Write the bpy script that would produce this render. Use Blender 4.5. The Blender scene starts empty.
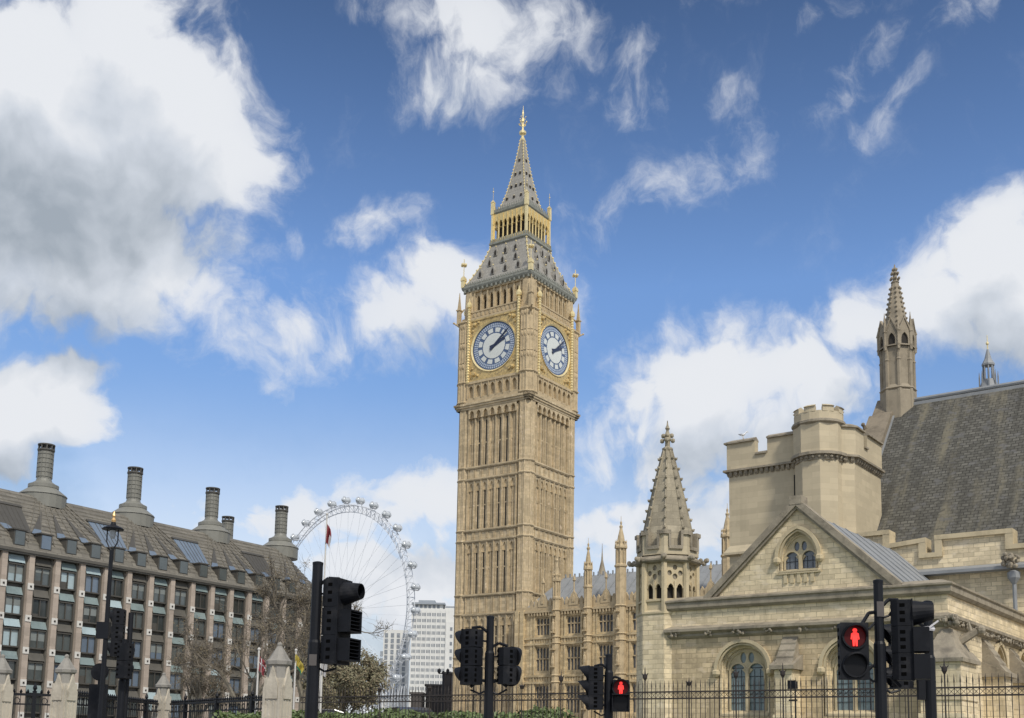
import bpy, bmesh, math, random
from mathutils import Vector, Matrix, noise
from mathutils.geometry import tessellate_polygon
R_ = math.radians
random.seed(7)
S = bpy.context.scene
COL = S.collection

# ------------------------------------------------------------------ camera
FOC, PITCH, ROLL, PPY, EYE = 1120.0, R_(7.78), 0.0186, 592.0, 1.7
fw = Vector((0, math.cos(PITCH), math.sin(PITCH)))
r0 = Vector((1, 0, 0)); u0 = Vector((0, -math.sin(PITCH), math.cos(PITCH)))
rt = math.cos(ROLL)*r0 + math.sin(ROLL)*u0
up = math.cos(ROLL)*u0 - math.sin(ROLL)*r0
cd = bpy.data.cameras.new('camera'); cam = bpy.data.objects.new('camera', cd); COL.objects.link(cam)
cam.matrix_world = Matrix(((rt.x, up.x, -fw.x, 0), (rt.y, up.y, -fw.y, 0), (rt.z, up.z, -fw.z, EYE), (0, 0, 0, 1)))
cd.sensor_fit = 'HORIZONTAL'; cd.sensor_width = 36; cd.lens = 36*FOC/1024
cd.shift_y = (PPY-359)/1024; cd.clip_start = .1; cd.clip_end = 6000
S.camera = cam

def ray(px, py):                                   # direction seen at a photo pixel, for measuring the place
    return ((px-512)/FOC*rt + (PPY-py)/FOC*up + fw)
def at(px, py, Y):
    d = ray(px, py); t = Y/d.y
    return Vector((d.x*t, Y, EYE + d.z*t))

# ------------------------------------------------------------------ sun, exposure
SUN_EL, SUNX, SUNY = R_(47), .40, -.917
sd = bpy.data.lights.new('sun', 'SUN'); sun = bpy.data.objects.new('sun', sd); COL.objects.link(sun)
sd.energy = 2.7; sd.angle = R_(7); sd.color = (1, .94, .84)
sv = Vector((SUNX*math.cos(SUN_EL), SUNY*math.cos(SUN_EL), math.sin(SUN_EL)))
sun.rotation_euler = sv.to_track_quat('Z', 'Y').to_euler()
S.view_settings.view_transform = 'Standard'; S.view_settings.look = 'None'
S.view_settings.exposure = 0.2; S.view_settings.gamma = 1; S.view_settings.use_curve_mapping = False
S.render.engine = 'CYCLES'
S.cycles.use_denoising = True
S.cycles.max_bounces = 5; S.cycles.diffuse_bounces = 3; S.cycles.glossy_bounces = 3

# ------------------------------------------------------------------ world: Nishita sky with procedural clouds
W = bpy.data.worlds.new('World'); S.world = W; W.use_nodes = True
W.cycles.sampling_method = 'MANUAL'; W.cycles.sample_map_resolution = 256
nt = W.node_tree; nt.nodes.clear()
def N(t, kind, **kw):
    n = t.nodes.new(kind)
    for k, v in kw.items(): setattr(n, k, v)
    return n
def math_(t, op, a, b=None, clamp=False):
    n = N(t, 'ShaderNodeMath', operation=op, use_clamp=clamp)
    for i, v in enumerate((a, b)):
        if v is None: continue
        if isinstance(v, (int, float)): n.inputs[i].default_value = v
        else: t.links.new(v, n.inputs[i])
    return n.outputs[0]
def mrange(t, v, a, b, c=0., d=1., smooth=True):
    n = N(t, 'ShaderNodeMapRange'); n.interpolation_type = 'SMOOTHSTEP' if smooth else 'LINEAR'
    t.links.new(v, n.inputs[0])
    for i, x in enumerate((a, b, c, d)): n.inputs[i+1].default_value = x
    return n.outputs[0]
def azel(px, py):
    d = ray(px, py).normalized()
    return math.atan2(d.x, d.y), math.asin(d.z)
# clouds: centre (measured), half sizes in the same units, lean, strength
CLOUDS = [
 # big cumulus on the left
 (60,120,210,170,0,1.7),(150,110,140,130,0,1.45),(215,165,90,95,-20,1.25),(90,250,180,100,0,1.4),(200,240,80,60,20,.85),(20,310,90,60,0,1.0),(140,25,100,85,0,1.25),(120,170,140,110,0,1.2),
 (262,240,50,26,10,.5),(-60,160,200,230,0,1.4),
 # low left cumulus
 (30,410,105,66,0,1.45),(65,378,65,42,-15,1.15),(-10,450,90,60,0,1.1),
 # middle clouds
 (380,230,70,42,-24,.72),(265,335,96,60,-15,.8),(330,345,90,46,0,.6),(410,315,100,66,-22,.95),(455,285,80,60,0,1.15),(255,385,40,26,30,.55),(500,300,90,70,0,.9),
 # upper middle
 (480,40,105,84,10,.95),(540,25,70,52,0,.8),(440,75,68,52,0,.72),(630,85,52,60,20,.66),(592,58,52,32,35,.55),
 # wisps right of the spire
 (650,200,110,40,-22,.60),(705,170,85,44,-20,.52),(752,130,34,60,-15,.46),(735,97,46,28,20,.42),
 (862,74,80,34,-42,.52),(893,110,64,26,-38,.46),(975,5,76,28,-10,.52),(830,15,90,24,-15,.32),(745,0,90,24,0,.32),
 (365,5,60,26,10,.48),(570,215,40,18,0,.34),
 # big cumulus behind the hall
 (1010,285,150,100,0,1.4),(940,300,105,64,-30,1.15),(1000,228,70,52,-22,1.15),(865,328,80,48,-22,1.0),
 # bank behind the turret
 (700,385,130,80,-8,1.25),(640,410,80,60,0,.95),(790,375,120,66,-8,1.1),(720,450,190,90,0,1.0),(600,450,80,70,0,.7),
 # low bank near the horizon
 (440,500,150,54,0,1.05),(330,520,220,50,-4,.95),(240,460,80,22,0,.48),(410,590,180,100,0,1.2),(290,600,180,80,0,1.0),(120,500,150,40,0,.6),(620,530,140,80,0,1.0),(720,540,140,70,0,1.0),(400,640,200,120,0,.72),(200,520,140,26,0,.4),
]
g = bpy.data.node_groups.new('cloud_density', 'ShaderNodeTree')
g.interface.new_socket('p', in_out='INPUT', socket_type='NodeSocketVector')
g.interface.new_socket('density', in_out='OUTPUT', socket_type='NodeSocketFloat'); g.interface.new_socket('mass', in_out='OUTPUT', socket_type='NodeSocketFloat')
gi = N(g, 'NodeGroupInput'); go = N(g, 'NodeGroupOutput')
def warp(vec, scale, amt, detail):
    nz = N(g, 'ShaderNodeTexNoise', noise_dimensions='2D'); nz.inputs['Scale'].default_value = scale; nz.inputs['Detail'].default_value = detail
    g.links.new(vec, nz.inputs['Vector'])
    s = N(g, 'ShaderNodeVectorMath', operation='SUBTRACT'); g.links.new(nz.outputs['Color'], s.inputs[0]); s.inputs[1].default_value = (.5, .5, .5)
    m = N(g, 'ShaderNodeVectorMath', operation='MULTIPLY'); g.links.new(s.outputs[0], m.inputs[0]); m.inputs[1].default_value = (amt, amt, 0)
    a = N(g, 'ShaderNodeVectorMath', operation='ADD'); g.links.new(vec, a.inputs[0]); g.links.new(m.outputs[0], a.inputs[1])
    return a.outputs[0]
pw = warp(warp(gi.outputs[0], 8, .05, 1), 27, .026, 4)
acc = None
for (x, y, a, b, lean, wgt) in CLOUDS:
    u, v = azel(x, y)
    u2, v2 = azel(x+a, y); u3, v3 = azel(x, y-b)
    src = pw
    if acc is not None:                            # tie each cloud to the one before, so that they are worked out one after the other
        ma = N(g, 'ShaderNodeVectorMath', operation='MULTIPLY_ADD'); g.links.new(acc, ma.inputs[0]); ma.inputs[1].default_value = (1e-7, 1e-7, 0); g.links.new(pw, ma.inputs[2]); src = ma.outputs[0]
    mp = N(g, 'ShaderNodeMapping', vector_type='TEXTURE'); g.links.new(src, mp.inputs[0])
    mp.inputs['Location'].default_value = (u, v, 0); mp.inputs['Rotation'].default_value = (0, 0, R_(-lean))
    mp.inputs['Scale'].default_value = (abs(u2-u)*1.22, abs(v3-v)*1.22, 1)
    dt = N(g, 'ShaderNodeVectorMath', operation='DOT_PRODUCT'); g.links.new(mp.outputs[0], dt.inputs[0]); g.links.new(mp.outputs[0], dt.inputs[1])
    f = math_(g, 'SUBTRACT', 1.0, dt.outputs['Value'], clamp=True); f = math_(g, 'MULTIPLY', math_(g, 'POWER', f, 1.5), wgt)
    if acc is None: acc = f
    else:
        n = N(g, 'ShaderNodeMath', operation='SMOOTH_MAX'); g.links.new(acc, n.inputs[0]); g.links.new(f, n.inputs[1]); n.inputs[2].default_value = .18; acc = n.outputs[0]
fb = N(g, 'ShaderNodeTexNoise', noise_dimensions='2D'); fb.inputs['Scale'].default_value = 15; fb.inputs['Detail'].default_value = 9; fb.inputs['Roughness'].default_value = .68
g.links.new(pw, fb.inputs['Vector'])
nz = math_(g, 'SUBTRACT', fb.outputs[0], .5)
# broken cloud added out of view (sides, behind, overhead) for whiter ambient light
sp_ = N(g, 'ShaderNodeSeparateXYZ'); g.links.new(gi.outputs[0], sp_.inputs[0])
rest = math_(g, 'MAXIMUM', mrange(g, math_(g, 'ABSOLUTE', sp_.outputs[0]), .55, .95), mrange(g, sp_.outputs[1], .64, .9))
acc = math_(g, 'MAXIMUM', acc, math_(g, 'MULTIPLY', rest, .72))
vo = N(g, 'ShaderNodeTexVoronoi', feature='SMOOTH_F1', voronoi_dimensions='2D'); vo.inputs['Scale'].default_value = 24; vo.inputs['Detail'].default_value = 2; vo.inputs['Smoothness'].default_value = .35
g.links.new(pw, vo.inputs['Vector'])
billow = math_(g, 'MULTIPLY', math_(g, 'SUBTRACT', .48, vo.outputs['Distance']), mrange(g, acc, .25, .9, .25, .75))
dens = math_(g, 'ADD', math_(g, 'ADD', acc, billow), math_(g, 'MULTIPLY', nz, mrange(g, acc, .1, 1.2, 2.4, 1.0, False)))
# no noise-only cloud where no cloud stands
dens = math_(g, 'MULTIPLY', dens, mrange(g, acc, .0, .30))
g.links.new(dens, go.inputs[0]); g.links.new(acc, go.inputs[1])

tc = N(nt, 'ShaderNodeTexCoord')
sx = N(nt, 'ShaderNodeSeparateXYZ'); nt.links.new(tc.outputs['Generated'], sx.inputs[0])
uu = math_(nt, 'ARCTAN2', sx.outputs[0], sx.outputs[1]); vv = math_(nt, 'ARCSINE', sx.outputs[2])
cb = N(nt, 'ShaderNodeCombineXYZ'); nt.links.new(uu, cb.inputs[0]); nt.links.new(vv, cb.inputs[1])
def cloud_at(off, after=None):
    src = cb.outputs[0]
    if after is not None:
        ma = N(nt, 'ShaderNodeVectorMath', operation='MULTIPLY_ADD'); nt.links.new(after, ma.inputs[0]); ma.inputs[1].default_value = (1e-7, 1e-7, 0); nt.links.new(src, ma.inputs[2]); src = ma.outputs[0]
    a = N(nt, 'ShaderNodeVectorMath', operation='ADD'); nt.links.new(src, a.inputs[0]); a.inputs[1].default_value = off
    n = N(nt, 'ShaderNodeGroup'); n.node_tree = g; nt.links.new(a.outputs[0], n.inputs[0]); return n.outputs
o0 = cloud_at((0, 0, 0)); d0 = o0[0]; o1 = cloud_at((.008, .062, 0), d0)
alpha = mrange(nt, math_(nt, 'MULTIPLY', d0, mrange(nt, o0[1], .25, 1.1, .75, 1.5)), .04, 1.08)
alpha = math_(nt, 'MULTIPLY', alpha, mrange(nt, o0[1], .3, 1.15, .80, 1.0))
# pale moist air low over the horizon
alpha = math_(nt, 'MAXIMUM', alpha, mrange(nt, vv, .06, .34, .86, .0))
# how much cloud lies between this bit of cloud and the sun
shade = math_(nt, 'ADD', math_(nt, 'MULTIPLY', mrange(nt, o1[1], .55, 1.7), .60), math_(nt, 'MULTIPLY', math_(nt, 'SUBTRACT', o1[0], d0), .22))
cr = N(nt, 'ShaderNodeValToRGB'); nt.links.new(shade, cr.inputs[0])
el = cr.color_ramp.elements
el[0].position = 0.0; el[0].color = (.70, .72, .755, 1); el[1].position = .75; el[1].color = (.31, .355, .41, 1)
e = el.new(.3); e.color = (.55, .59, .65, 1)
sky = N(nt, 'ShaderNodeTexSky', sky_type='NISHITA'); sky.sun_disc = False
sky.sun_elevation = SUN_EL; sky.sun_rotation = math.atan2(SUNX, SUNY); sky.altitude = 20; sky.air_density = 1.0; sky.dust_density = .6; sky.ozone_density = 2.0
bg = N(nt, 'ShaderNodeBackground'); nt.links.new(math_(nt, 'MINIMUM', mrange(nt, vv, .26, .40, .128, .152, False), mrange(nt, vv, .40, .63, .152, .086, False)), bg.inputs[1]); 
hs = N(nt, 'ShaderNodeHueSaturation'); hs.inputs['Saturation'].default_value = 1.14; hs.inputs['Hue'].default_value = .506; nt.links.new(sky.outputs[0], hs.inputs['Color'])
nt.links.new(hs.outputs[0], bg.inputs[0])
bc = N(nt, 'ShaderNodeBackground'); bc.inputs[1].default_value = 1.0; nt.links.new(cr.outputs[0], bc.inputs[0])
mx = N(nt, 'ShaderNodeMixShader'); nt.links.new(alpha, mx.inputs[0]); nt.links.new(bg.outputs[0], mx.inputs[1]); nt.links.new(bc.outputs[0], mx.inputs[2])
wo = N(nt, 'ShaderNodeOutputWorld'); nt.links.new(mx.outputs[0], wo.inputs[0])

# ------------------------------------------------------------------ materials
MATS = {}
def srgb(r, g, b):
    f = lambda c: (c/255/12.92) if c/255 <= .04045 else ((c/255+.055)/1.055)**2.4
    return (f(r), f(g), f(b))
def mat(name, col, rough=.8, var=.15, scale=1.2, metal=0., streak=0., brick=None, bump=0., spec=.4, col2=None, emit=None, stain=0., mortar=.6, noise2=None, blotch=0., stretch=0., specks=0., wob=0.):
    """procedural material: base colour, mottling, rain streaks, stone courses (brick = width, height, joint)"""
    if name in MATS: return MATS[name]
    m = bpy.data.materials.new(name); m.use_nodes = True; t = m.node_tree
    p = t.nodes['Principled BSDF']; p.inputs['Roughness'].default_value = rough; p.inputs['Metallic'].default_value = metal
    p.inputs['Specular IOR Level'].default_value = spec
    tc = N(t, 'ShaderNodeTexCoord')
    def noise_tex(sc, det, mapping=None, coord=None):
        coord = coord or ('UV' if stretch and mapping else 'Object')
        n = N(t, 'ShaderNodeTexNoise'); n.inputs['Scale'].default_value = sc; n.inputs['Detail'].default_value = det; n.inputs['Roughness'].default_value = .6
        src = tc.outputs[coord]
        if mapping:
            mp = N(t, 'ShaderNodeMapping'); mp.inputs['Scale'].default_value = mapping; t.links.new(src, mp.inputs[0]); src = mp.outputs[0]
        t.links.new(src, n.inputs['Vector']); return n.outputs[0]
    def mixc(a, b, fac, mode='MIX'):
        n = N(t, 'ShaderNodeMix', data_type='RGBA', blend_type=mode)
        for sock, v in ((6, a), (7, b)):
            if isinstance(v, tuple): n.inputs[sock].default_value = (*v[:3], 1)
            else: t.links.new(v, n.inputs[sock])
        if isinstance(fac, (int, float)): n.inputs[0].default_value = fac
        else: t.links.new(fac, n.inputs[0])
        return n.outputs[2]
    c = tuple(col); dark = tuple(x*(1-var*1.6) for x in col); light = tuple(min(1, x*(1+var)) for x in col)
    out = c; hgt = None
    if brick:
        bw, bh, bm = brick
        b = N(t, 'ShaderNodeTexBrick'); src = tc.outputs['UV']
        if wob:                                                # uneven hand-laid courses
            nw = N(t, 'ShaderNodeTexNoise'); nw.inputs['Scale'].default_value = 1.7; nw.inputs['Detail'].default_value = 5; t.links.new(src, nw.inputs['Vector'])
            mm = N(t, 'ShaderNodeVectorMath', operation='MULTIPLY_ADD'); t.links.new(nw.outputs['Color'], mm.inputs[0]); mm.inputs[1].default_value = (wob, wob, 0); t.links.new(src, mm.inputs[2]); src = mm.outputs[0]
        t.links.new(src, b.inputs['Vector'])
        b.inputs['Scale'].default_value = 1; b.inputs['Brick Width'].default_value = bw; b.inputs['Row Height'].default_value = bh
        b.inputs['Mortar Size'].default_value = bm; b.inputs['Mortar Smooth'].default_value = .3; b.inputs['Bias'].default_value = .1
        b.inputs['Color1'].default_value = (*light, 1); b.inputs['Color2'].default_value = (*tuple(x*(1-var*.9) for x in col), 1)
        b.inputs['Mortar'].default_value = (*tuple(x*mortar for x in col), 1)
        out = b.outputs['Color']; hgt = b.outputs['Fac']
    if var > 0:
        out = mixc(out, dark, math_(t, 'MULTIPLY', mrange(t, noise_tex(scale, 6), .42, .72), .75))
        out = mixc(out, light, math_(t, 'MULTIPLY', mrange(t, noise_tex(scale*4.3, 5), .5, .8), .6))
    if col2:
        out = mixc(out, tuple(col2), mrange(t, noise_tex(noise2 or scale*.6, 7, (1.2, stretch, 1) if stretch else None), .5, .68))
    if specks > 0:                                             # small pale replaced stones
        out = mixc(out, tuple(min(.8, x*1.45) for x in (col[0], col[1]*1.03, col[2]*1.2)), math_(t, 'MULTIPLY', mrange(t, noise_tex(1.6, 3, (1, 1, .6)), .66, .71), specks))
    if blotch > 0:                                             # odd replaced and soot-darkened stones
        out = mixc(out, tuple(x*.62 for x in col), math_(t, 'MULTIPLY', mrange(t, noise_tex(2.1, 2, (1, 1, 2.2)), .56, .66), blotch))
        out = mixc(out, tuple(min(.8, x*1.12) for x in (col[0], col[1]*1.02, col[2]*1.15)), math_(t, 'MULTIPLY', mrange(t, noise_tex(1.3, 3, (1, 1, 2.0)), .55, .66), blotch))
    if streak > 0:
        out = mixc(out, tuple(x*.45 for x in col), math_(t, 'MULTIPLY', mrange(t, noise_tex(1, 5, (1.1, .07, 1) if stretch else (1.6, 1.6, .10)), .5, .75), streak))
    if stain > 0:
        out = mixc(out, tuple(x*.36 for x in (col[0]*.95, col[1], col[2]*1.15)), math_(t, 'MULTIPLY', mrange(t, noise_tex(.55, 8), .54, .74), stain))
    if isinstance(out, tuple): p.inputs['Base Color'].default_value = (*out, 1)
    else: t.links.new(out, p.inputs['Base Color'])
    if bump > 0:
        bn = N(t, 'ShaderNodeBump'); bn.inputs['Strength'].default_value = bump; bn.inputs['Distance'].default_value = .03
        h = noise_tex(14, 6)
        if hgt is not None: h = math_(t, 'SUBTRACT', math_(t, 'MULTIPLY', h, .5), hgt)
        t.links.new(h, bn.inputs['Height']); t.links.new(bn.outputs[0], p.inputs['Normal'])
    if emit:
        p.inputs['Emission Color'].default_value = (*emit[:3], 1); p.inputs['Emission Strength'].default_value = emit[3]
    MATS[name] = m; return m

TOWER = mat('honey_limestone', (.52, .415, .26), var=.22, scale=.5, streak=.4, blotch=.4, specks=.8, brick=(1.1, .42, .012), mortar=.72, bump=.3)
TOWER2 = mat('carved_limestone', (.49, .385, .235), var=.26, scale=1.5, streak=.3, bump=.5)
RANGE = mat('range_limestone', (.60, .47, .275), var=.25, scale=.7, streak=.45, blotch=.4, specks=.6, brick=(.9, .38, .012), mortar=.75, bump=.3)
ANNEX = mat('weathered_ashlar', (.72, .60, .395), var=.2, scale=.7, streak=.4, brick=(.56, .245, .012), mortar=.5, bump=.5, stain=.35, blotch=.5, wob=.03)
SOOTY = mat('sooty_ashlar', (.60, .475, .295), var=.25, scale=.8, streak=.5, brick=(.56, .245, .014), mortar=.5, bump=.5, stain=.7, blotch=.6, wob=.03)
TRIM = mat('weathered_trim_stone', (.31, .268, .20), var=.35, scale=1.6, streak=.5, bump=.6, stain=.7)
LTRIM = mat('pale_moulded_stone', (.54, .45, .29), var=.2, scale=1.3, streak=.2, bump=.3, stain=.2)
KEEP = mat('smooth_ashlar', (.50, .425, .29), var=.1, scale=.5, streak=.12, brick=(1.2, .36, .006), mortar=.82, bump=.15, stain=.08)
CONE = mat('lichened_stone', (.345, .30, .215), var=.25, scale=1.2, streak=.35, brick=(.7, .38, .012), mortar=.7, bump=.4, stain=.35)
GABLE = mat('dark_gable_stone', (.235, .195, .14), var=.3, scale=1.2, streak=.5, bump=.5, stain=.4)
SPIRE = mat('brown_gothic_stone', (.30, .255, .185), var=.25, scale=1.0, streak=.4, bump=.4, stain=.35)
SLATE = mat('stone_slates', (.122, .117, .100), var=.28, scale=2.2, streak=.8, brick=(.44, .28, .026), mortar=.28, bump=.8, rough=.85, spec=.2, col2=(.175, .158, .115), noise2=.55, stretch=.16, wob=.10, blotch=.7)
LEAD = mat('lead_sheet', (.26, .27, .275), var=.12, scale=.8, rough=.6, streak=.3)
IRONROOF = mat('cast_iron_roof', (.30, .285, .25), var=.1, scale=1, rough=.55, brick=(.5, .62, .03), mortar=.65)
CREST = mat('grey_green_cresting', (.25, .255, .215), var=.3, scale=2.5, rough=.6)
GOLD = mat('gilding', (.70, .545, .25), rough=.4, var=.2, scale=2, metal=.4)
PALEGOLD = mat('pale_gilding', (.88, .72, .38), rough=.3, var=.15, scale=2, metal=.5)
GILTSTONE = mat('gilded_carving', (.60, .44, .19), rough=.45, var=.4, scale=2.6, metal=.3, bump=1., col2=(.32, .24, .13), noise2=2.2)
OPAL = mat('opal_glass', (.62, .64, .60), rough=.25, var=.05, scale=2)
DIALBLUE = mat('prussian_blue_ironwork', (.08, .12, .215), rough=.45, var=.15)
DIALPALE = mat('pale_blue_glass', (.42, .48, .56), rough=.3, var=.1, scale=3)
HAND = mat('blue_black_hand', (.02, .03, .07), rough=.4, var=0)
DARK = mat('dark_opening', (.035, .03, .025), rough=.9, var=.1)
SHADOWGLASS = mat('old_window_glass', (.13, .145, .165), rough=.12, var=.3, scale=3, spec=.7)
LEADED = mat('leaded_glass', (.17, .225, .235), rough=.2, var=.25, scale=2.2, spec=.6)
LEADBAR = mat('lead_cames', (.03, .035, .04), rough=.6, var=0)
BRONZE = mat('bronze_cladding', (.105, .098, .082), rough=.5, var=.2, scale=.7)
BROOF = mat('bronze_roof_panels', (.185, .17, .14), rough=.6, var=.2, scale=.5, brick=(1.4, .8, .05), mortar=.55, streak=.3)
BDARK = mat('dark_roof_slot', (.075, .07, .06), rough=.5, var=.1)
CHIM = mat('chimney_cladding', (.20, .197, .17), rough=.5, var=.12, scale=.8)
SAND = mat('pink_sandstone', (.40, .335, .275), var=.14, scale=.8, brick=(4, .9, .012), mortar=.75, streak=.1)
PLATE = mat('pale_fixing_plate', (.62, .60, .55), var=.1, rough=.6)
TEALGLASS = mat('teal_glass_panel', (.20, .255, .25), rough=.2, var=.25, scale=.35, spec=.6)
WINGLASS = mat('office_window_glass', (.085, .10, .10), rough=.08, var=.3, scale=.4, spec=.8)
DEEPGLASS = mat('deep_office_glass', (.035, .042, .042), rough=.06, var=.3, scale=.5, spec=.8)
BLIND = mat('drawn_blind', (.20, .22, .21), rough=.7, var=.15)
SKYGLASS = mat('skylight_glass', (.13, .17, .22), rough=.12, var=.1, spec=.8)
LITGLASS = mat('pale_window_blind', (.36, .45, .47), rough=.2, var=.15, scale=.5, spec=.6)
WHITE = mat('white_steel', (.60, .62, .65), rough=.45, var=.04)
POD = mat('capsule_glass', (.50, .53, .55), rough=.12, var=.2, scale=.5, spec=.8)
PORTLAND = mat('portland_stone', (.66, .655, .62), var=.06, scale=.3, streak=.08)
OFFWIN = mat('office_windows_far', (.23, .25, .27), rough=.2, var=.2, scale=.4)
GREYCLAD = mat('grey_cladding', (.30, .33, .36), var=.1)
BLACK = mat('black_paint', (.007, .008, .011), rough=.5, var=.2, scale=6, spec=.25)
BLACKP = mat('black_plastic', (.008, .009, .012), rough=.6, var=.3, scale=8, spec=.2, col2=(.022, .022, .024), noise2=5, streak=.4)
VENT = mat('vent_slot', (.002, .002, .002), rough=.9, var=0, spec=.05)
LENS = mat('dark_lens', (.006, .006, .007), rough=.4, var=0, spec=.2)
REDL = mat('red_signal_lamp', (.8, .03, .02), rough=.4, var=0, emit=(1.0, .045, .04, .95))
REDG = mat('red_signal_lens', (.04, .003, .003), rough=.4, var=0, spec=.2, emit=(1, .015, .015, .018))
IRON = mat('iron_railing', (.035, .028, .024), rough=.6, var=.2, scale=5)
PIER = mat('pier_stone', (.52, .47, .38), var=.22, scale=1.6, streak=.5, bump=.4, stain=.3)
PIERCAP = mat('pier_cap_stone', (.27, .255, .225), var=.25, scale=2, streak=.3, bump=.4)
BARK = mat('plane_bark', (.20, .175, .13), var=.35, scale=1.5, col2=(.30, .27, .2))
TWIG = mat('bare_twigs', (.17, .145, .11), var=.2)
BUD = mat('spring_leaves', (.20, .185, .11), var=.4, scale=.6, rough=.6)
BUD2 = mat('brown_catkins', (.19, .155, .095), var=.3, scale=.6)
HEDGE = mat('hedge_leaves', (.125, .17, .06), var=.4, scale=.8, rough=.55)
ASPHALT = mat('asphalt', (.05, .05, .052), var=.2, scale=.6)
PAVE = mat('paving_slabs', (.26, .25, .23), var=.15, brick=(.75, .6, .01))
LINEW = mat('white_road_paint', (.7, .7, .68), var=.1)
GRASS = mat('lawn', (.07, .13, .03), var=.3)
WATER = mat('river_water', (.06, .07, .06), rough=.1, var=.2, scale=.05)
REDCLOTH = mat('red_flag_cloth', (.30, .06, .07), var=.1)
WHITECLOTH = mat('white_flag_cloth', (.62, .60, .60), var=.1)
YELCLOTH = mat('yellow_flag_cloth', (.45, .36, .07), var=.1)
GRNCLOTH = mat('green_flag_cloth', (.02, .22, .12), var=.1)
POLE = mat('pale_flagpole', (.58, .56, .52), var=.1)
GULLW = mat('gull_feathers', (.75, .75, .74), var=.1)
GULLG = mat('gull_wing_grey', (.4, .42, .45), var=.1)
BEAK = mat('gull_beak', (.6, .4, .05), var=0)
CARBLK = mat('black_car_paint', (.012, .013, .016), rough=.2, var=0, spec=.6)
CARWHT = mat('white_van_paint', (.55, .56, .56), rough=.3, var=.04)
TYRE = mat('tyre_rubber', (.02, .02, .02), var=.1)
HOARD = mat('dark_hoarding', (.10, .09, .085), var=.2)
FLAME = mat('gilt_flame_finial', (.55, .36, .16), rough=.4, var=0, metal=.3)
FROST = mat('lantern_glass', (.30, .33, .34), rough=.2, var=.1, spec=.6)

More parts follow.
